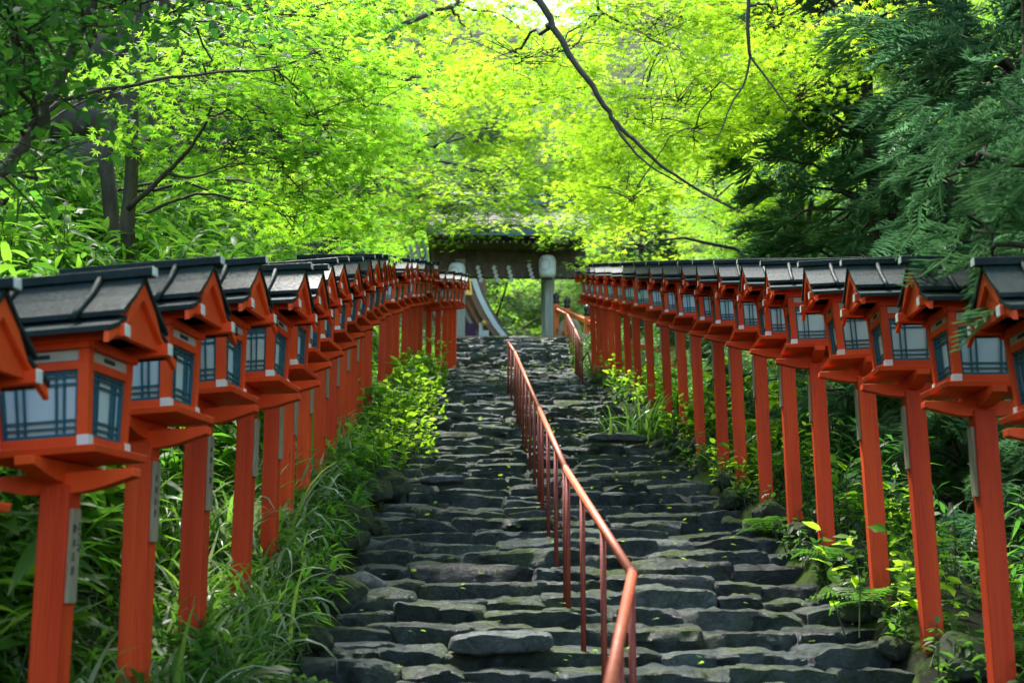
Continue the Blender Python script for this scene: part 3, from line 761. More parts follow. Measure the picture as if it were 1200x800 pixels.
# orange bridge-like railings
def orange(name, label, pa, pb, posts, Y, thick=.13):
    o_ = empty(name, pa); tag(o_, label, 'railing'); oo = Vector(pa)
    m = MB(); d = (pb-pa); rot = d.to_track_quat('X', 'Z').to_matrix(); m.box((pa+pb)/2-oo, (d.length, thick, thick), rot=rot, bev=.01); m.build('top_rail', M['orange'], o_)
    m = MB(); dz = Vector((0,0,-.62)); m.box((pa+pb)/2+dz-oo, (d.length, thick*.7, thick*.7), rot=rot, bev=.01); m.build('lower_rail', M['orange'], o_)
    for t_ in posts:
        q = pa.lerp(pb, t_); m = MB(); m.box((q.x-oo.x, q.y-oo.y, q.z-oo.z-.62), (.17,.17,1.5), bev=.01); p_ = m.build('railing_post', M['orange'], o_)
        m = MB(); m.lathe([(.09,.14),(.095,.2),(.075,.26),(.10,.34),(.08,.42),(.02,.48)], 12, q-oo); m.build('post_cap', M['black'], p_, True)
    return o_
pa, pb = U(651, 361, 40), U(700, 381, 36.5)
orange('orange_railing', 'bright orange wooden railing with black post caps beside the gate', pa, pb, (0.02, .3, .78), 38)
pa, pb = U(733, 404, 27.5), U(792, 412, 26)
orange('orange_railing', 'orange wooden railing glimpsed behind the red posts on the cedar side', pa, pb, (.08, .95), 27)
# tan stone marker
V, F = stone_geo([(0,1.0,0,.4,-.4,1.3,3.0,77)], 10, 6, 10)
V[:,0] = .5+(V[:,0]-.5)*(1.05-.45*np.clip((V[:,2]+.4)/1.7, 0, 1))
o = np_mesh('stone_marker', V, F, M['tan'], smooth=True); q = U(648, 393, 39.3); o.location = (q.x, 39.3, GZ0+.3); tag(o, 'tan natural stone marker standing beside the gate post', 'stone marker')

# bamboo fence on the lower side
fq = U(1112, 640, 10.5)
fen = empty('bamboo_fence', fq); tag(fen, 'low lattice fence of tied bamboo poles behind the cedar-side posts', 'fence')
for dz in (0, -.62): m = MB(); m.tube([(-1.1,0,dz-.02),(3.2,.5,dz+.05)], .018, 8); m.build('rail_pole', M['bamboo'], fen, True)
for k in range(13): m = MB(); x = -.95+k*.33; m.tube([(x, .05+.1*x, -1.1),(x+.01, .05+.1*x, .34)], .016, 8); m.build('upright_pole', M['bamboo'], fen, True)

exec_veg = True
# ================================================================ vegetation
pr = np.random.default_rng(21)
TM, TMF, TL, TLF, TH, TO, TF = t_maple(5), t_maple_far(), t_lance(.17, .35, 3), t_lance(.2, .3, 2), t_heart(), t_oval(), t_fern()
TC = [t_cedar(12, k) for k in (1, 2, 3)]
def sprays_maple(C, head, L=.6, N=36, size=.075, tmpl=TM, flat=.35, tilt=.30):
    """flat layered sprays of leaves; C (n,3) starts, head (n,) headings"""
    n = len(C); u = pr.random((n, N))**.8; v = pr.normal(0, 1, (n, N))*flat*(1.15-.6*u)*L*1.2
    z = -.16*L*u*u + pr.normal(0, .035, (n, N)) - .12*np.abs(v)
    tl = pr.normal(0, .18, (n, 1)); z = z + u*L*tl
    ch, sh = np.cos(head)[:,None], np.sin(head)[:,None]
    P = C[:,None,:] + np.stack([ch*u*L - sh*v, sh*u*L + ch*v, z], -1)
    yaw = head[:,None]-math.pi/2 + np.sign(v)*.9*pr.random((n,N)) + pr.normal(0, .4, (n, N))
    pitch = -.25+pr.normal(0, tilt, (n, N)); roll = pr.normal(0, tilt, (n, N))
    return cloud(tmpl, P.reshape(-1,3), yaw.ravel(), pitch.ravel(), roll.ravel(), size*pr.uniform(.65, 1.25, n*N))
def wobble(pts, amp=.08, n=5, r=None):
    """smooth polyline through pts with small kinks"""
    r = r or pr; P = [np.array(p, float) for p in pts]; out = []
    for i in range(len(P)-1):
        p0 = P[max(i-1, 0)]; p1 = P[i]; p2 = P[i+1]; p3 = P[min(i+2, len(P)-1)]
        for k in range(n):
            t_ = k/n; q = .5*((2*p1)+(-p0+p2)*t_+(2*p0-5*p1+4*p2-p3)*t_**2+(-p0+3*p1-3*p2+p3)*t_**3)
            out.append(q+(r.normal(0, amp, 3) if (i or k) else 0))
    out.append(P[-1]); return out
def tree(name, label, base, trunks, clumps, leaf, bark='bark', kind='maple', size=.075, N=36, L=.6, limb=.05, group=None, far=False, twig=True, cat='tree', leafmatname=None, droop=0, clear=False, dens=1.0):
    """trunks: list of (points, r0, r1) in world space; clumps: list of (centre, (rx,ry,rz), sprays)"""
    root = empty(name, base); tag(root, label, cat, group); b0 = np.array(base)
    m = MB(); nodes = []
    for pts, r0, r1 in trunks:
        wp = wobble(pts, r0*.18); k = len(wp)
        m.tube([Vector(p-b0) for p in wp], [r0+(r1-r0)*(i/(k-1))**.8 for i in range(k)], 9 if r0 > .06 else 6)
        nodes += [(p, r0+(r1-r0)*(i/(k-1))) for i, p in enumerate(wp)]
    NP = np.array([n_[0] for n_ in nodes]); NR = np.array([n_[1] for n_ in nodes])
    parts = []; TA, TB = [], []
    for c, rad, ns in clumps:
        c = np.array(c, float); rad = np.array(rad, float)
        ns = int(ns*dens)
        d = np.linalg.norm((NP-c)*np.array([1,1,1.3]), axis=1)+np.maximum(NP[:,2]-c[2]+.3, 0)*.5; a = NP[d.argmin()]; ra = NR[d.argmin()]
        if np.linalg.norm(c-a) > .25:
            mid = (a+c)/2+np.array([0,0,.12*np.linalg.norm(c-a)])
            m.tube([Vector(p-b0) for p in wobble([a, mid, c], .03, 4)], list(np.linspace(min(limb, ra*.8), .008, 9)), 5)
        q = pr.normal(0, 1, (ns, 3)); q /= np.linalg.norm(q, axis=1)[:,None]; q *= (pr.random((ns,1))**.45); C_ = c+q*rad
        if clear:
            X_, Y_ = to_px(C_); keep = ~((X_ > 490) & (X_ < 715) & (Y_ > 274) & (Y_ < 400)); keep &= ~((X_ > 618) & (X_ < 668) & (Y_ > 258)); C_ = C_[keep]
            if not len(C_): continue
            ns = len(C_)
        head = np.arctan2(C_[:,1]-a[1], C_[:,0]-a[0])+pr.normal(0, .6, ns)
        if kind == 'maple': parts.append(sprays_maple(C_, head, L, N, size, leaf))
        elif kind == 'bushy': # leaves in all directions around twigs
            P = C_[:,None,:]+pr.normal(0, L*.35, (ns, N, 3))*np.array([1,1,.7]); k = ns*N
            parts.append(cloud(leaf, P.reshape(-1,3), pr.uniform(0, 6.28, k), pr.normal(-.35, .45, k), pr.normal(0, .5, k), size*pr.uniform(.6, 1.25, k)))
        elif kind == 'cedar':
            for j in range(3):
                C2 = C_[j::3]; h2 = head[j::3]; k = len(C2)
                parts.append(cloud(TC[j], C2, h2-math.pi/2, pr.normal(-.25+droop, .28, k), pr.normal(0, .35, k), size*pr.uniform(.6, 1.25, k)))
        if twig:
            TA.append(np.repeat(c[None], len(C_), 0)+pr.normal(0,.05,(len(C_),3))); TB.append(C_)
    if twig:
        V, F = twigs(np.concatenate(TA), np.concatenate(TB), .007 if not far else .012, .003, .08); tw = np_mesh('twig_work', V-b0, F, None); m.bm.from_mesh(tw.data); bpy.data.objects.remove(tw)
    m.build('trunk', M[bark], root, True)
    V, F = merge(parts); o = np_mesh('crown', V-b0, F, M[leafmatname], root)
    return root
def to_px(P):
    D = (P-np.array(EYE)) @ np.array(CM); return 600-FPX*D[:,0]/D[:,2], 400+FPX*D[:,1]/D[:,2]
def u3(px, py, Y): return np.array(U(px, py, Y))
def gnd(x, y, dz=0): return (x, y, ts(x, y)+dz)
def stand(o, x, y, rz=0, s=1.0, dz=-.1):
    o.location = (x, y, ts(x, y)+dz); o.rotation_euler = (0, 0, rz); o.scale = (s, s, s)

def maple_clumps(r, h0, h1, rad, n, ns, flat=.42, rr=(1.0, 1.6)):
    out = []
    for k in range(n):
        a = r.uniform(0, 6.28); t_ = r.random(); z = h0+(h1-h0)*t_; q = rad*math.sqrt(r.uniform(.08, 1))*(1-.55*max(0, t_-.35)/.65)
        w = r.uniform(*rr); out.append(((q*math.cos(a), q*math.sin(a), z), (w, w, flat), ns))
    return out
def generic_maple(seed, h=8, rad=4.2, n=22, ns=22, **kw):
    r = np.random.default_rng(seed); tr = [([(0,0,-.3), (r.normal(0,.2), r.normal(0,.2), h*.25), (r.normal(0,.5), r.normal(0,.5), h*.55), (r.normal(0,.7), r.normal(0,.7), h*.85)], .16, .03)]
    top = tr[0][0]
    for k in range(4):
        a = k*1.6+r.uniform(0, 1); tr.append(([top[1], (math.cos(a)*rad*.3, math.sin(a)*rad*.3, h*.5), (math.cos(a)*rad*.72, math.sin(a)*rad*.72, h*(.55+.25*r.random()))], .08, .02))
    return tr, maple_clumps(r, h*.36, h, rad, n, ns, **kw)

# --- maples over the stairs -------------------------------------------------
protos = []
for sd in (11, 12, 13):
    tr, cl = generic_maple(sd, n=22, ns=19)
    protos.append(tree('maple_tree', None, (0,0,0), tr, cl, TM, kind='maple', size=.085, N=34, L=.65, leafmatname='maple'))
def place(protos, k, used, x, y, rz, s, label, cat='tree', group=None, dz=-.1):
    o = protos[k] if k not in used else copy_tree(protos[k]); used.add(k)
    stand(o, x, y, rz, s, dz); tag(o, label, cat, group); return o
us = set()
for k, (x, y, rz, s, lab) in enumerate([
    (-4.6, 21, 0, 1.0, 'bright green maple on the fern bank, reaching over the middle of the steps'),
    (-3.6, 28.5, 1.9, 1.0, 'yellow-green maple on the fern bank beside the upper lanterns'),
    (6.8, 25, 3.7, 1.05, 'sunlit maple rising behind the cedar-side lanterns near the upper steps'),
    (8.3, 34, 5.2, .95, 'sunlit maple beside the orange railing and the gate'),
    (-5.2, 36, 2.4, 1.0, 'bright maple crown behind the fern-bank side of the gate roof'),
    (9.5, 44, .7, 1.15, 'tall maple beyond the gate, over its cedar-side eave'),
    (1.0, 60, 1.4, 1.3, 'maple crown rising behind the ridge of the gate roof'),
    (9.0, 30, 4.4, 1.2, 'tall yellow-green maple crown above the dark cedars'),
    (-8.0, 29, 3.1, 1.15, 'broad maple high on the bank above the dark leaning trunk'),
    (-2.5, 55, 5.8, 1.3, 'maple standing behind the shrine hall roof')]):
    o = place(protos, k % 3, us, x, y, rz, s, lab)
    if k in (0, 8):
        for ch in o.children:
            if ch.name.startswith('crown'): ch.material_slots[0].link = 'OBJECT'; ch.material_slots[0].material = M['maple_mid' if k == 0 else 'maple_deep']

# --- the maple whose dark branch hangs over the steps ------------------------
tb = gnd(5.6, 15.5, -.3)
br = [(5.6, 15.5, ts(5.6,15.5)+5.0), (4.0, 14.2, ts(3,14)+6.6), u3(628, -45, 13), u3(640, 12, 12.8), u3(667, 62, 12.6), u3(700, 110, 12.4), u3(722, 145, 12.3), u3(757, 178, 12.2), u3(800, 213, 12.1), u3(850, 240, 12.0)]
b2 = [u3(712, 128, 12.35), u3(735, 168, 12.2), u3(765, 196, 12.0), u3(800, 216, 11.9)]
b3 = [(5.6, 15.5, ts(5.6,15.5)+4.8), u3(905, -60, 13.4), u3(877, 8, 13.0), u3(879, 66, 13.0)]
b4 = [u3(879, 66, 13.0), u3(872, 98, 13.0), u3(857, 122, 12.9), u3(846, 152, 12.9), u3(835, 170, 12.9)]
b5 = [u3(879, 66, 13.0), u3(900, 94, 12.9), u3(925, 128, 12.8), u3(950, 155, 12.8)]
b6 = [(5.6, 15.5, ts(5.6,15.5)+5.0), u3(760, -60, 15), u3(700, 2, 15.5), u3(735, 30, 15.8), u3(780, 55, 16)]
cl = []
for k in range(24):
    cl.append((u3(pr.uniform(600, 960), pr.uniform(-70, 120), pr.uniform(13.5, 19)), (1.2, 1.1, .3), 22))
for k in range(10):
    cl.append((u3(pr.uniform(700, 900), pr.uniform(130, 235), pr.uniform(15, 19)), (.9, .9, .25), 15))
tree('maple_tree', 'maple behind the cedar-side posts whose long dark branch hangs over the steps', tb,
     [([tb, (5.5, 15.6, tb[2]+2.5), (5.6, 15.5, tb[2]+5.3), (5.3, 15.2, tb[2]+7.5)], .17, .05), (br, .055, .008), (b2, .018, .006), (b3, .035, .016), (b4, .015, .004), (b5, .014, .004), (b6, .04, .008)],
     cl, TM, size=.072, N=34, L=.55, leafmatname='maple', clear=True)

# --- thin-stemmed maple on the bank, bright layered crown ---------------------
tb = tuple(u3(150, 262, 12.0)); tb = (tb[0], tb[1], ts(tb[0], tb[1])-.3)
S_ = lambda *a: [u3(*q) for q in a]
trs = [([tb]+S_((152,225,12.0), (156,160,12.0), (158,105,12.0), (163,40,12.0), (165,-30,12.0)), .075, .03),
       ([tb]+S_((152,222,12.0), (172,165,12.2), (182,120,12.3), (215,60,12.4), (235,0,12.5)), .05, .015),
       ([tb]+S_((125,190,12.3), (135,135,12.4), (148,95,12.5), (160,20,12.6)), .085, .03),
       (S_((150,245,11.8), (195,203,11.6), (225,170,11.5), (245,135,11.4), (252,100,11.4)), .028, .008),
       (S_((195,203,11.6), (225,208,11.5), (262,196,11.4)), .016, .006),
       (S_((158,105,12.0), (240,86,11.8), (320,80,11.6), (392,52,11.4)), .022, .006)]
cl = []
for px, py, Y, ns in [(300,60,11.5,26),(250,95,11.3,22),(340,100,11.8,26),(390,70,12,26),(420,120,12.6,26),(360,140,12.2,26),(300,135,11.5,24),(270,170,11.6,20),(330,185,12,24),
                  (390,180,12.8,24),(350,222,12.6,22),(405,228,13.4,22),(440,180,14,20),(310,20,12,26),(380,10,12.5,26),(230,130,11.2,18),(350,255,13,18),(395,268,14,14),(455,90,14,22),(250,10,12,20),(300,250,13.5,12)]:
    cl.append((u3(px, py, Y), (.85, .85, .17), ns))
tree('maple_tree', 'maple with several thin bare stems and bright flat sprays on the fern bank', tb, trs, cl, TM, size=.070, N=30, L=.5, limb=.018, leafmatname='maple_mid', dens=.62)

# --- low sprays in front of the gate roof ------------------------------------
tb = gnd(-3.1, 24.5, -.3)
trs = [([tb, u3(432, 232, 24.5), u3(452, 200, 24.5), u3(480, 180, 24.3), u3(520, 170, 24)], .13, .03),
       (S_((462,190,24.4), (500,188,24), (545,195,23.8), (590,210,23.6)), .04, .01),
       ([tb, u3(428,215,25), u3(440,130,25), u3(442,60,25.2), u3(470,30,25.5), u3(535,5,26)], .12, .04),
       (S_((440,130,25), (480,95,25), (500,60,25)), .05, .02)]
cl = []
for px, py, Y, ns in [(455,215,23,16),(490,232,23,18),(520,245,23.5,22),(548,258,23.5,22),(570,272,23,20),(500,205,24,20),(545,215,24,22),(585,235,24,20),(600,265,24,12),(610,210,25,18),(640,225,25,16),
                  (520,283,23,14),(480,260,23,12),(500,160,25,24),(560,165,25,24),(610,165,26,24),(460,130,25,22),(530,120,26,26),(600,110,26,26),(480,60,26,24),(560,60,27,26),(520,20,27,26),(640,60,27,26),(450,10,26,20),(600,-12,28,26),(690,15,30,26),(500,-20,27,22),(600,10,27,24),(665,190,26,18),(680,140,27,20)]:
    cl.append((u3(px, py, Y), (1.35, 1.2, .26), ns))
tree('maple_tree', 'leaning maple whose low sprays hang in front of the gate roof', tb, trs, cl, TM, size=.085, N=32, L=.6, limb=.04, leafmatname='maple', clear=True, dens=.85)

# --- dark leaning trunk & evergreens on the bank ------------------------------
tb = gnd(-4.45, 14.2, -.4)
lean = [tb, u3(88, 170, 14.4), u3(112, 110, 14.5), u3(150, 40, 14.6), u3(205, -50, 14.8)]
cl = [(u3(px, py, Y), (1.2, 1.1, .7), 26) for px, py, Y in [(150,10,15),(230,-20,15.5),(300,10,16.5),(360,-10,17),(420,25,18),(250,60,17),(120,-30,14),(200,90,18),(330,60,18),(400,90,19)]]
tree('evergreen_tree', 'evergreen with a thick dark leaning trunk on the fern bank', tb, [(lean, .30, .17), ([lean[2], u3(200, 60, 15), u3(300, 20, 16)], .07, .03), ([lean[3], u3(240, 10, 15.6), u3(400, 20, 18)], .07, .02)],
     cl, TO, kind='bushy', size=.10, N=26, L=.8, leafmatname='evergreen', dens=.6)
tb = gnd(-3.6, 6.6, -.3)
trs = [([tb, u3(-60, 260, 6.6), u3(0, 205, 6.8), u3(30, 165, 6.9), u3(62, 110, 7.0), u3(105, 20, 7.1), u3(120, -40, 7.2)], .05, .02),
       ([u3(30,165,6.9), u3(70,120,7.2), u3(160,98,7.5), u3(260,84,8.0), u3(330,82,8.4)], .018, .005),
       ([u3(30,165,6.9), u3(48,150,7.1), u3(85,125,7.4), u3(150,100,7.6)], .012, .004)]
cl = [(u3(px, py, Y), (.50, .5, .30), n_) for px, py, Y, n_ in [(20,40,6.4,20),(40,85,6.5,10),(5,120,6.2,16),(95,20,6.9,12),(0,-10,6.2,20),(80,-20,6.8,20),(150,5,7.2,12),(40,200,6.6,8),(-20,160,6.2,14),(5,235,6.4,8),(150,-10,7.2,14),(210,15,7.8,8)]]
tree('evergreen_tree', 'dark broad-leaved tree overhanging the nearest bank lanterns', tb, trs, cl, TO, kind='bushy', size=.075, N=20, L=.36, limb=.02, leafmatname='evergreen', dens=.6)

# --- unseen maples added overhead to shade the lower steps and near roofs --------------------------
r_ = np.random.default_rng(3)
for (bx, by, lab, cxs, cys) in ((-4.6, 7.5, 'unseen tall maple added on the bank to shade the foot of the steps', (-4.5, 1.5), (0, 9)), (5.6, 5.0, 'unseen tall maple added on the cedar side to shade the foot of the steps', (0, 6), (-2, 9))):
    tb = gnd(bx, by, -.3); cl = []
    for k in range(26):
        yy = r_.uniform(*cys); cl.append(((r_.uniform(*cxs), yy, max(2.15+yy*.47+1.3, 5.5)+r_.uniform(0, 3)), (1.4, 1.3, .3), 18))
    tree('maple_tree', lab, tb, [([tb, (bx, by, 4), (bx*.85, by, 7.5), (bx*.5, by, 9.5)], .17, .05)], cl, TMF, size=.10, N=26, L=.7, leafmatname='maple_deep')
# --- cedars -------------------------------------------------------------------
def cedar_tree(seed, h, rad, h0=.8, nb=70, per=15, size=.5):
    r = np.random.default_rng(seed); cl = []
    for k in range(nb):
        t_ = (k+r.random())/nb; z = h0+(h-h0)*t_; a = r.uniform(0, 6.28); q = rad*(1-.75*t_**1.3)*r.uniform(.65, 1.1)
        for f_, nn in ((.55, per//2), (.95, per)): cl.append(((q*f_*math.cos(a), q*f_*math.sin(a), z-.22*q*f_), (.42, .42, .20), nn))
    return [([(0,0,-.5), (0.05,0,h*.4), (0,0,h*.97)], .20, .03)], cl
cps = []
for sd in (31, 32):
    tr, cl = cedar_tree(sd, 9.5, 2.5)
    cps.append(tree('cedar_tree', None, (0,0,0), tr, cl, None, kind='cedar', size=.52, limb=.035, leafmatname='cedar', twig=False))
us = set()
for k, (x, y, rz, s, lab) in enumerate([
    (5.6, 12.6, 0, 1.0, 'dark green cedar directly behind the larger cedar-side lanterns'),
    (5.3, 16.8, 2.1, .95, 'dark green cedar with drooping sprays farther up the steps'),
    (4.5, 9.3, 3.0, .42, 'young low cedar behind the nearest cedar-side posts'),
    (4.3, 11.6, 1.0, .40, 'young low cedar filling the gap beside the bamboo fence'),
    (6.2, 9.0, 5.0, .6, 'young shadowed cedar at the frame edge behind the bamboo fence'),
    (4.7, 14.4, 4.6, .38, 'young low cedar at the foot of the second cedar'),
    (8.2, 11.0, 4.0, 1.1, 'tall dark cedar at the frame edge behind the nearer cedars'),
    (7.6, 19.5, 1.2, 1.05, 'tall dark cedar rising behind the two nearest cedars'),
    (8.6, 15.0, 5.1, 1.15, 'shadowed cedar deep in the grove behind the bamboo fence'),
    (11.5, 13.0, 3.3, 1.2, 'cedar at the back of the grove beyond the bamboo fence'),
    (12.0, 20.0, .4, 1.25, 'cedar far back in the grove above the ravine'),
    (-8.5, 38, 2.0, 1.2, 'cedar with bare straight stem behind the fern-bank lanterns'),
    (-6.8, 43, 1.0, 1.2, 'tall cedar beyond the gate on the bank side'),
    (5.9, 44, 2.6, .8, 'blue-green cedar standing beside the gate on the railing side')]):
    place(cps, k % 2, us, x, y, rz, s, lab)
tb = gnd(4.7, 6.9, -.4)
cl = [(u3(px, py, Y), (.34, .34, .17), n_) for px, py, Y, n_ in [(1150,120,6.6,14),(1185,160,6.2,14),(1205,220,6.0,16),(1165,200,6.4,12),(1190,270,5.9,12),(1150,262,6.2,6),(1205,330,5.7,10),(1130,160,6.8,9),(1185,345,5.6,5),(1215,120,6.2,14),(1120,215,6.6,4),(1235,280,5.8,14),(1250,200,6,14)]]
tree('cedar_tree', 'cedar whose lit near sprays hang over the nearest cedar-side lantern roofs', tb, [([tb, (4.6, 6.9, tb[2]+2.5), (4.7, 6.9, tb[2]+5.5)], .14, .03), ([(4.65,6.9,tb[2]+3.2), u3(1215,200,6.2), u3(1150,170,6.5)], .03, .008), ([(4.65,6.9,tb[2]+2.6), u3(1220,290,6.0), u3(1160,300,6.0)], .025, .008)],
     cl, None, kind='cedar', size=.27, limb=.014, leafmatname='cedar', twig=False, droop=-.15)

# --- woods farther back ---------------------------------------------------------
fps = []
for sd, mt in ((41, 'far'), (42, 'maple_deep'), (43, 'evergreen')):
    r = np.random.default_rng(sd); cl = []
    for k in range(30):
        t_ = r.random(); a = r.uniform(0, 6.28); q = 3.3*math.sqrt(r.random())*(1-.5*t_); cl.append(((q*math.cos(a), q*math.sin(a), .8+8.5*t_), (1.3, 1.3, .8), 16))
    fps.append(tree('woodland_tree', None, (0,0,0), [([(0,0,-.4), (.2,0,3), (0,.2,8)], .17, .04)], cl, TMF, kind='bushy', size=.17, N=26, L=1.0, leafmatname=mt, far=True, twig=False))
us = set(); rr_ = random.Random(9)
wood = [(0,-4,68,1.2,'behind the hall roof seen through the gate'),(0,.5,66,.9,'framed in the gate opening, lowest of the pale trees'),(0,3.4,64,.8,'framed in the gate opening beside the cedar-side post'),(0,6.5,62,1.1,'beyond the orange railing'),(0,11,58,1.4,'above the orange railing'),
 (0,2,76,1.5,'rising above the gate opening on the hill'),(1,-12,60,1.5,'on the hill beyond the shrine hall'),(1,8,72,1.6,'high on the hill over the railing'),(0,-7,80,1.7,'topmost on the hill beyond the hall'),(0,15,70,1.7,'on the far hill over the ravine'),
 (2,-7.5,17,1.0,'on the upper bank behind the dark leaning trunk'),(1,-8.5,22,1.1,'on the upper bank above the bank maples'),(2,-11.5,19,1.3,'highest on the bank at the frame edge'),(1,-10,13.5,1.0,'on the bank at the frame edge'),(1,-12,27,1.4,'high on the bank above the lantern row'),(2,-9,33,1.2,'on the bank near the bare cedar stem'),
 (1,12,27,1.2,'across the ravine behind the cedars'),(0,16,36,1.5,'across the ravine over the upper lanterns'),(2,15,18,1.2,'deep in the ravine shade behind the fence'),(1,9.5,24,.75,'low in the ravine between the posts'),(0,12,45,1.5,'on the ravine side beyond the gate'),
 (1,7.5,30,.7,'low behind the orange railing on the cedar side'),(2,17,12,1.3,'at the frame edge in the ravine'),(1,-16,40,1.8,'far up the bank over the lanterns'),(2,13,9,1.0,'in deep shade beside the nearest cedar')]
adj = {0: 'pale green woodland tree', 1: 'fresh green woodland tree', 2: 'dark evergreen woodland tree'}
for k, x, y, s, lab in wood: place(fps, k, us, x, y, rr_.uniform(0, 6), s, adj[k]+' '+lab, dz=-.4)

# --- undergrowth (uncountable) ---------------------------------------------------
def ground_pts(n, x0, x1, y0, y1, edge=None, pw=1.0):
    Yv = y0+(y1-y0)*pr.random(n)**pw; 
    if edge == 'L': Xv = XL(Yv)-x0-(x1-x0)*pr.random(n)**1.2
    elif edge == 'R': Xv = XR(Yv)+x0+(x1-x0)*pr.random(n)**1.2
    else: Xv = x0+(x1-x0)*pr.random(n)
    return np.stack([Xv, Yv, T(Xv, Yv)], -1)
def leafy_stems(P, hmin, hmax, nl, tmpl, size, upbias=.5, lean=(0,0)):
    n = len(P); h = pr.uniform(hmin, hmax, n); az = pr.uniform(0, 6.28, n); off = np.stack([np.cos(az)*.2+lean[0], np.sin(az)*.2+lean[1], np.ones(n)], -1)
    top = P+off*h[:,None]
    t_ = pr.uniform(.35, 1.05, (n, nl)); Q = P[:,None,:]+(top-P)[:,None,:]*t_[...,None]
    yaw = pr.uniform(0, 6.28, (n, nl)); k = n*nl
    L_ = cloud(tmpl, Q.reshape(-1,3), yaw.ravel(), pr.normal(.25*upbias, .4, k), pr.normal(0, .35, k), size*pr.uniform(.55, 1.3, k))
    return L_, twigs(P, top, .006, .003)
def stuff(name, label, groups):
    for nm, mat, parts in groups:
        V, F = merge(parts); o = np_mesh(nm, V, F, M[mat]); tag(o, kind='stuff', label=label)
A, At = leafy_stems(ground_pts(3500, 1.1, 5.5, 4, 30, 'L', 1.5), .15, .55, 11, TLF, .20)
A2, At2 = leafy_stems(ground_pts(1500, .12, 1.2, 4, 30, 'L', 1.3), .06, .22, 9, TLF, .17)
B, Bt = leafy_stems(ground_pts(1600, .9, 8, 5, 20, 'L', 1.2), .4, 1.0, 14, t_lance(.27, .35, 3), .23)
stuff('', 'dense bamboo grass and low leaves covering the bank', [('undergrowth', 'sasa', [A, A2, B]), ('undergrowth_stems', 'stem', [At, At2, Bt])])
Cc, Ct = leafy_stems(ground_pts(2600, .10, 1.6, 5, 33, 'L', 1.2), .06, .28, 8, TO, .06)
Cd, Cdt = leafy_stems(ground_pts(2200, .05, 1.8, 5, 33, 'R', 1.0), .05, .25, 8, TO, .065)
stuff('', 'small leaved ground cover along the stair edges', [('ground_cover', 'fern', [Cc, Cd]), ('ground_cover_stems', 'stem', [Ct, Cdt])])
A, At = leafy_stems(ground_pts(2400, .7, 9, 6, 33, 'R', 1.1), .15, .8, 10, TLF, .17)
stuff('', 'shaded low undergrowth on the ravine side', [('ravine_undergrowth', 'evergreen', [A]), ('ravine_stems', 'stem', [At])])
A, At = leafy_stems(ground_pts(2600, -12, 14, 56, 84), .3, 1.6, 10, TMF, .22)
stuff('', 'pale leafy growth on the hill beyond the gate', [('hill_undergrowth', 'far', [A])])

# --- countable plants -------------------------------------------------------------
def grass_tuft(seed, n=46, L=.62, w=.022, spread=.1, pale=.25, flop=(.9, 1.3)):
    root = empty('grass_tuft', (0,0,0)); r = np.random.default_rng(seed)
    def grp(n, mat, name):
        parts = []
        for k, arch in enumerate(np.linspace(flop[0]*.6, flop[1], 4)):
            m_ = n//4; P = np.stack([r.normal(0, spread, m_), r.normal(0, spread, m_), np.zeros(m_)-.03], -1)
            parts.append(cloud(t_blade(7, w/L, arch), P, r.uniform(0, 6.28, m_), r.normal(0, .15, m_), r.normal(0, .2, m_), L*r.uniform(.6, 1.25, m_)))
        V, F = merge(parts); np_mesh(name, V, F, M[mat], root)
    grp(int(n*(1-pale)), 'grass', 'blades'); grp(int(n*pale)+4, 'grasspale', 'pale_blades'); return root
gt = [grass_tuft(s_, 38, .60, .028, .1, .36, (1.0, 1.45)) for s_ in (1, 2, 3)]; us = set()
def put(protos, k, us, x, y, rz, s, label, cat, group, dz=-.02):
    o = protos[k] if k not in us else copy_tree(protos[k]); us.add(k); stand(o, x, y, rz, s, dz); tag(o, label, cat, group); return o
for k in range(74):
    Yv = 4.8+(13.5-4.8)*pr.random()**1.1; x = float(XL(Yv))-pr.uniform(.42 if Yv > 7.5 else .25, .95) if k % 3 else float(XL(Yv))-pr.uniform(.6, 1.5)
    put(gt, k % 3, us, x, Yv, pr.uniform(0, 6.28), pr.uniform(.6, .95) if Yv < 7.5 else pr.uniform(.7, 1.15), 'arching long-bladed grass tuft with some pale blades under the bank lanterns', 'grass tuft', 'arching grass tufts beside the bank posts')
def leafy(seed, n=9, h=(.3, .7), tm=TH, size=.12, nl=10, mat='broad', name='leafy_plant', lean=(.12, -.1)):
    root = empty(name, (0,0,0)); P = pr.normal(0, .14, (n, 3)); P[:,2] = -.03
    A, St = leafy_stems(P, h[0], h[1], nl, tm, size, .3, lean); np_mesh('leaves', *A, M[mat], root); np_mesh('stems', *St, M['stem'], root); return root
lp = [leafy(1, size=.085, nl=13), leafy(2, size=.095, nl=12), leafy(3, 8, (.35, .8), TO, .11, 13)]; us = set()
for k in range(34):
    Yv = pr.uniform(10.5, 24); x = float(XL(Yv))-pr.uniform(-.05, .28)
    put(lp, k % 3, us, x, Yv, pr.uniform(-.6, .6), pr.uniform(.6, .95), 'bright broad-leaved plant leaning over the stair edge below the bank lanterns', 'plant', 'bright leafy plants under the bank lanterns')
for k in range(26):
    Yv = pr.uniform(7.5, 24); x = float(XR(Yv))+pr.uniform(.15, .9)
    put(lp, k % 3, us, x, Yv, pr.uniform(2, 4), pr.uniform(.55, 1.0), 'broad-leaved plant at the feet of the cedar-side posts', 'plant', 'leafy plants at the feet of the cedar-side posts')
for k in range(9):
    Yv = pr.uniform(12.5, 18); x = float(XR(Yv))+pr.uniform(1.0, 3.0)
    put(lp, k % 3, us, x, Yv, pr.uniform(2, 4), pr.uniform(1.0, 1.6), 'sunlit broad-leaved bush in the gap behind the cedar-side posts', 'plant', 'bright leafy bushes behind the cedar-side posts')
ft = []
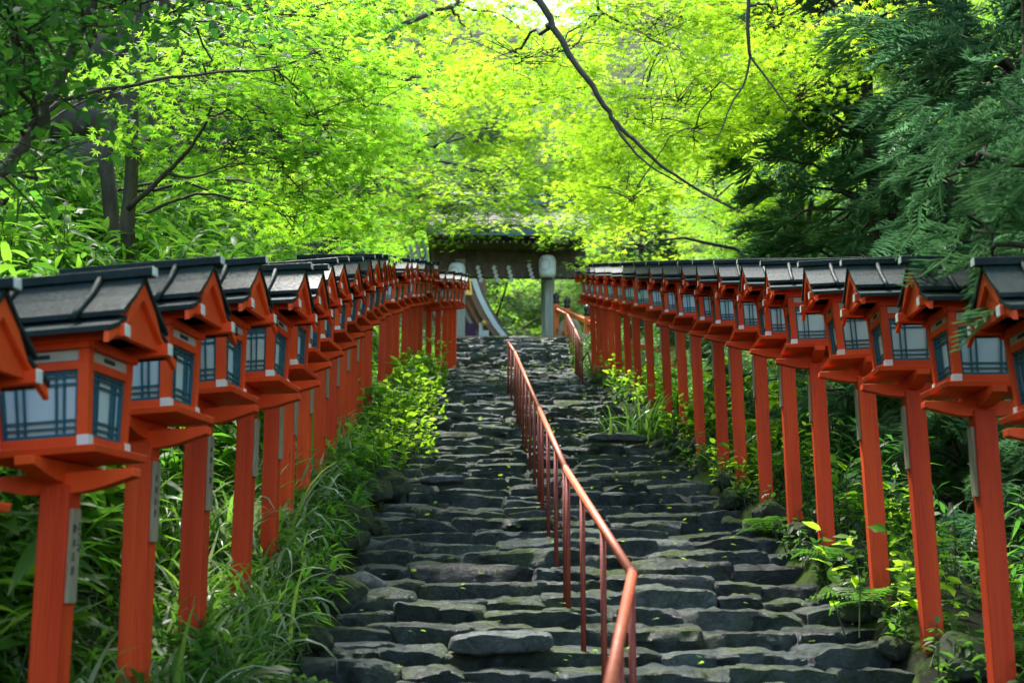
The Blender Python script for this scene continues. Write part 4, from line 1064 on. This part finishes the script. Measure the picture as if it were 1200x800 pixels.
for s_ in (1, 2):
    root = empty('fern', (0,0,0)); n = 11; az = np.linspace(0, 6.28, n, endpoint=False)+pr.normal(0, .2, n)
    V, F = cloud(TF, np.zeros((n, 3)), az, pr.normal(.35, .15, n), pr.normal(0, .1, n), pr.uniform(.35, .6, n)); np_mesh('frond', V, F, M['fern'], root); ft.append(root)
us = set()
for k in range(40):
    left = k < 24; Yv = pr.uniform(5, 20); x = float(XL(Yv))-pr.uniform(.2, 2.2) if left else float(XR(Yv))+pr.uniform(.05, 1.0)
    put(ft, k % 2, us, x, Yv, pr.uniform(0, 6), pr.uniform(.6, 1.2)*(1 if left else .6), 'green fern growing on the bank among the long grass' if left else 'small fern beside the cedar-side stair edge', 'fern', 'ferns on the bank' if left else 'ferns along the cedar-side edge', .02)
lily = grass_tuft(9, 80, .75, .042, .16, .12, (.5, 1.0)); lily.name = 'lily_clump'
q = U(738, 515, 16.3); lily.location = (q.x+.1, q.y, ts(q.x+.1, q.y)-.05); lily.scale = (1.05,)*3; tag(lily, 'large clump of broad strap leaves at the foot of the cedar-side posts', 'plant')
l2 = copy_tree(lily); l2.location = (2.75, 13.2, ts(2.75, 13.2)-.03); l2.scale = (.7,)*3; tag(l2, 'smaller clump of strap leaves between two cedar-side posts', 'plant')

# --- mossy rocks ---------------------------------------------------------------------
rp = []
for k in range(4):
    V, F = stone_geo([(-.22, .22, -.17, .17, -.13, .13, 3.0, 500+k)], 14, 12, 10); rp.append(np_mesh('mossy_rock', V, F, M['rock'], smooth=True, sharp=24))
us = set()
for side, n in ((-1, 30), (1, 44)):
    for k in range(n):
        Yv = 5.6+(24-5.6)*(k+pr.random())/n; x = float(XL(Yv))-pr.uniform(.0, .18) if side < 0 else float(XR(Yv))+pr.uniform(-.02, .32)
        j = k % 4; o = rp[j] if j not in us else rp[j].copy()
        if j in us: COL.objects.link(o)
        us.add(j); s_ = pr.uniform(.45, .95)*(1.3 if 8 < Yv < 13 and side < 0 else .85); o.location = (x, Yv, ts(x, Yv)+.05*s_); o.rotation_euler = (pr.normal(0,.2), pr.normal(0,.2), pr.uniform(0, 6.28)); o.scale = (s_, s_*pr.uniform(.8,1.1), s_*pr.uniform(.7,1.1))
        tag(o, 'moss-covered rock edging the steps on the fern-bank side' if side < 0 else 'moss-covered rock edging the steps on the cedar side', 'rock', 'mossy rocks on the bank edge' if side < 0 else 'mossy rocks on the cedar-side edge')

n = 420; Yf = pr.uniform(5, 30, n); Xf = XL(Yf)+(XR(Yf)-XL(Yf))*pr.random(n); A = cloud(t_maple(5), np.stack([Xf, Yf, S(Yf)+.035+.0*Yf], -1), pr.uniform(0, 6.28, n), pr.normal(-.1, .25, n), pr.normal(0, .25, n), pr.uniform(.022, .04, n))
o = np_mesh('fallen_leaves', *A, M['broad']); tag(o, kind='stuff', label='small fallen leaves scattered over the steps')

V, F = stone_geo([(-.2, .2, -.16, .16, -.10, .10, 4.0, 900)], 16, 12, 8); o = np_mesh('pale_rock', V, F, M['palestone'], smooth=True)
q = U(416, 668, 9.0); o.location = (q.x, 9.0, ts(q.x, 9.0)+.07); tag(o, 'smooth pale grey rock lying at the fern-bank edge of the lower steps', 'rock')
# ---------------------------------------------------------------- light
W = bpy.data.worlds.new('World'); sc.world = W; W.use_nodes = True; nt = W.node_tree
SUN_EL, SUN_AZ = 62, -20      # azimuth from +Y towards +X (degrees)
sky = nt.nodes.new('ShaderNodeTexSky'); sky.sky_type = 'NISHITA'; sky.sun_disc = False
sky.sun_elevation = R(SUN_EL); sky.sun_rotation = R(SUN_AZ); sky.air_density = 1.2; sky.dust_density = 1.2; sky.ozone_density = 1.2
nt.links.new(sky.outputs[0], nt.nodes['Background'].inputs[0]); nt.nodes['Background'].inputs[1].default_value = .15
sd = bpy.data.lights.new('sun', 'SUN'); sd.energy = 3.4; sd.angle = R(12); sd.color = (1, .96, .88)
so = bpy.data.objects.new('sun', sd); COL.objects.link(so)
so.rotation_euler = Vector((math.sin(R(SUN_AZ))*math.cos(R(SUN_EL)), math.cos(R(SUN_AZ))*math.cos(R(SUN_EL)), math.sin(R(SUN_EL)))).to_track_quat('Z', 'Y').to_euler()
sc.view_settings.view_transform = 'Standard'; sc.view_settings.look = 'None'; sc.view_settings.gamma = 1
sc.view_settings.exposure = 1.95
sc.render.engine = 'CYCLES'
cy = sc.cycles; cy.max_bounces = 7; cy.diffuse_bounces = 4; cy.glossy_bounces = 2; cy.transmission_bounces = 4; cy.transparent_max_bounces = 4
cy.use_denoising = True; cy.caustics_reflective = False; cy.caustics_refractive = False; cy.sample_clamp_indirect = 6
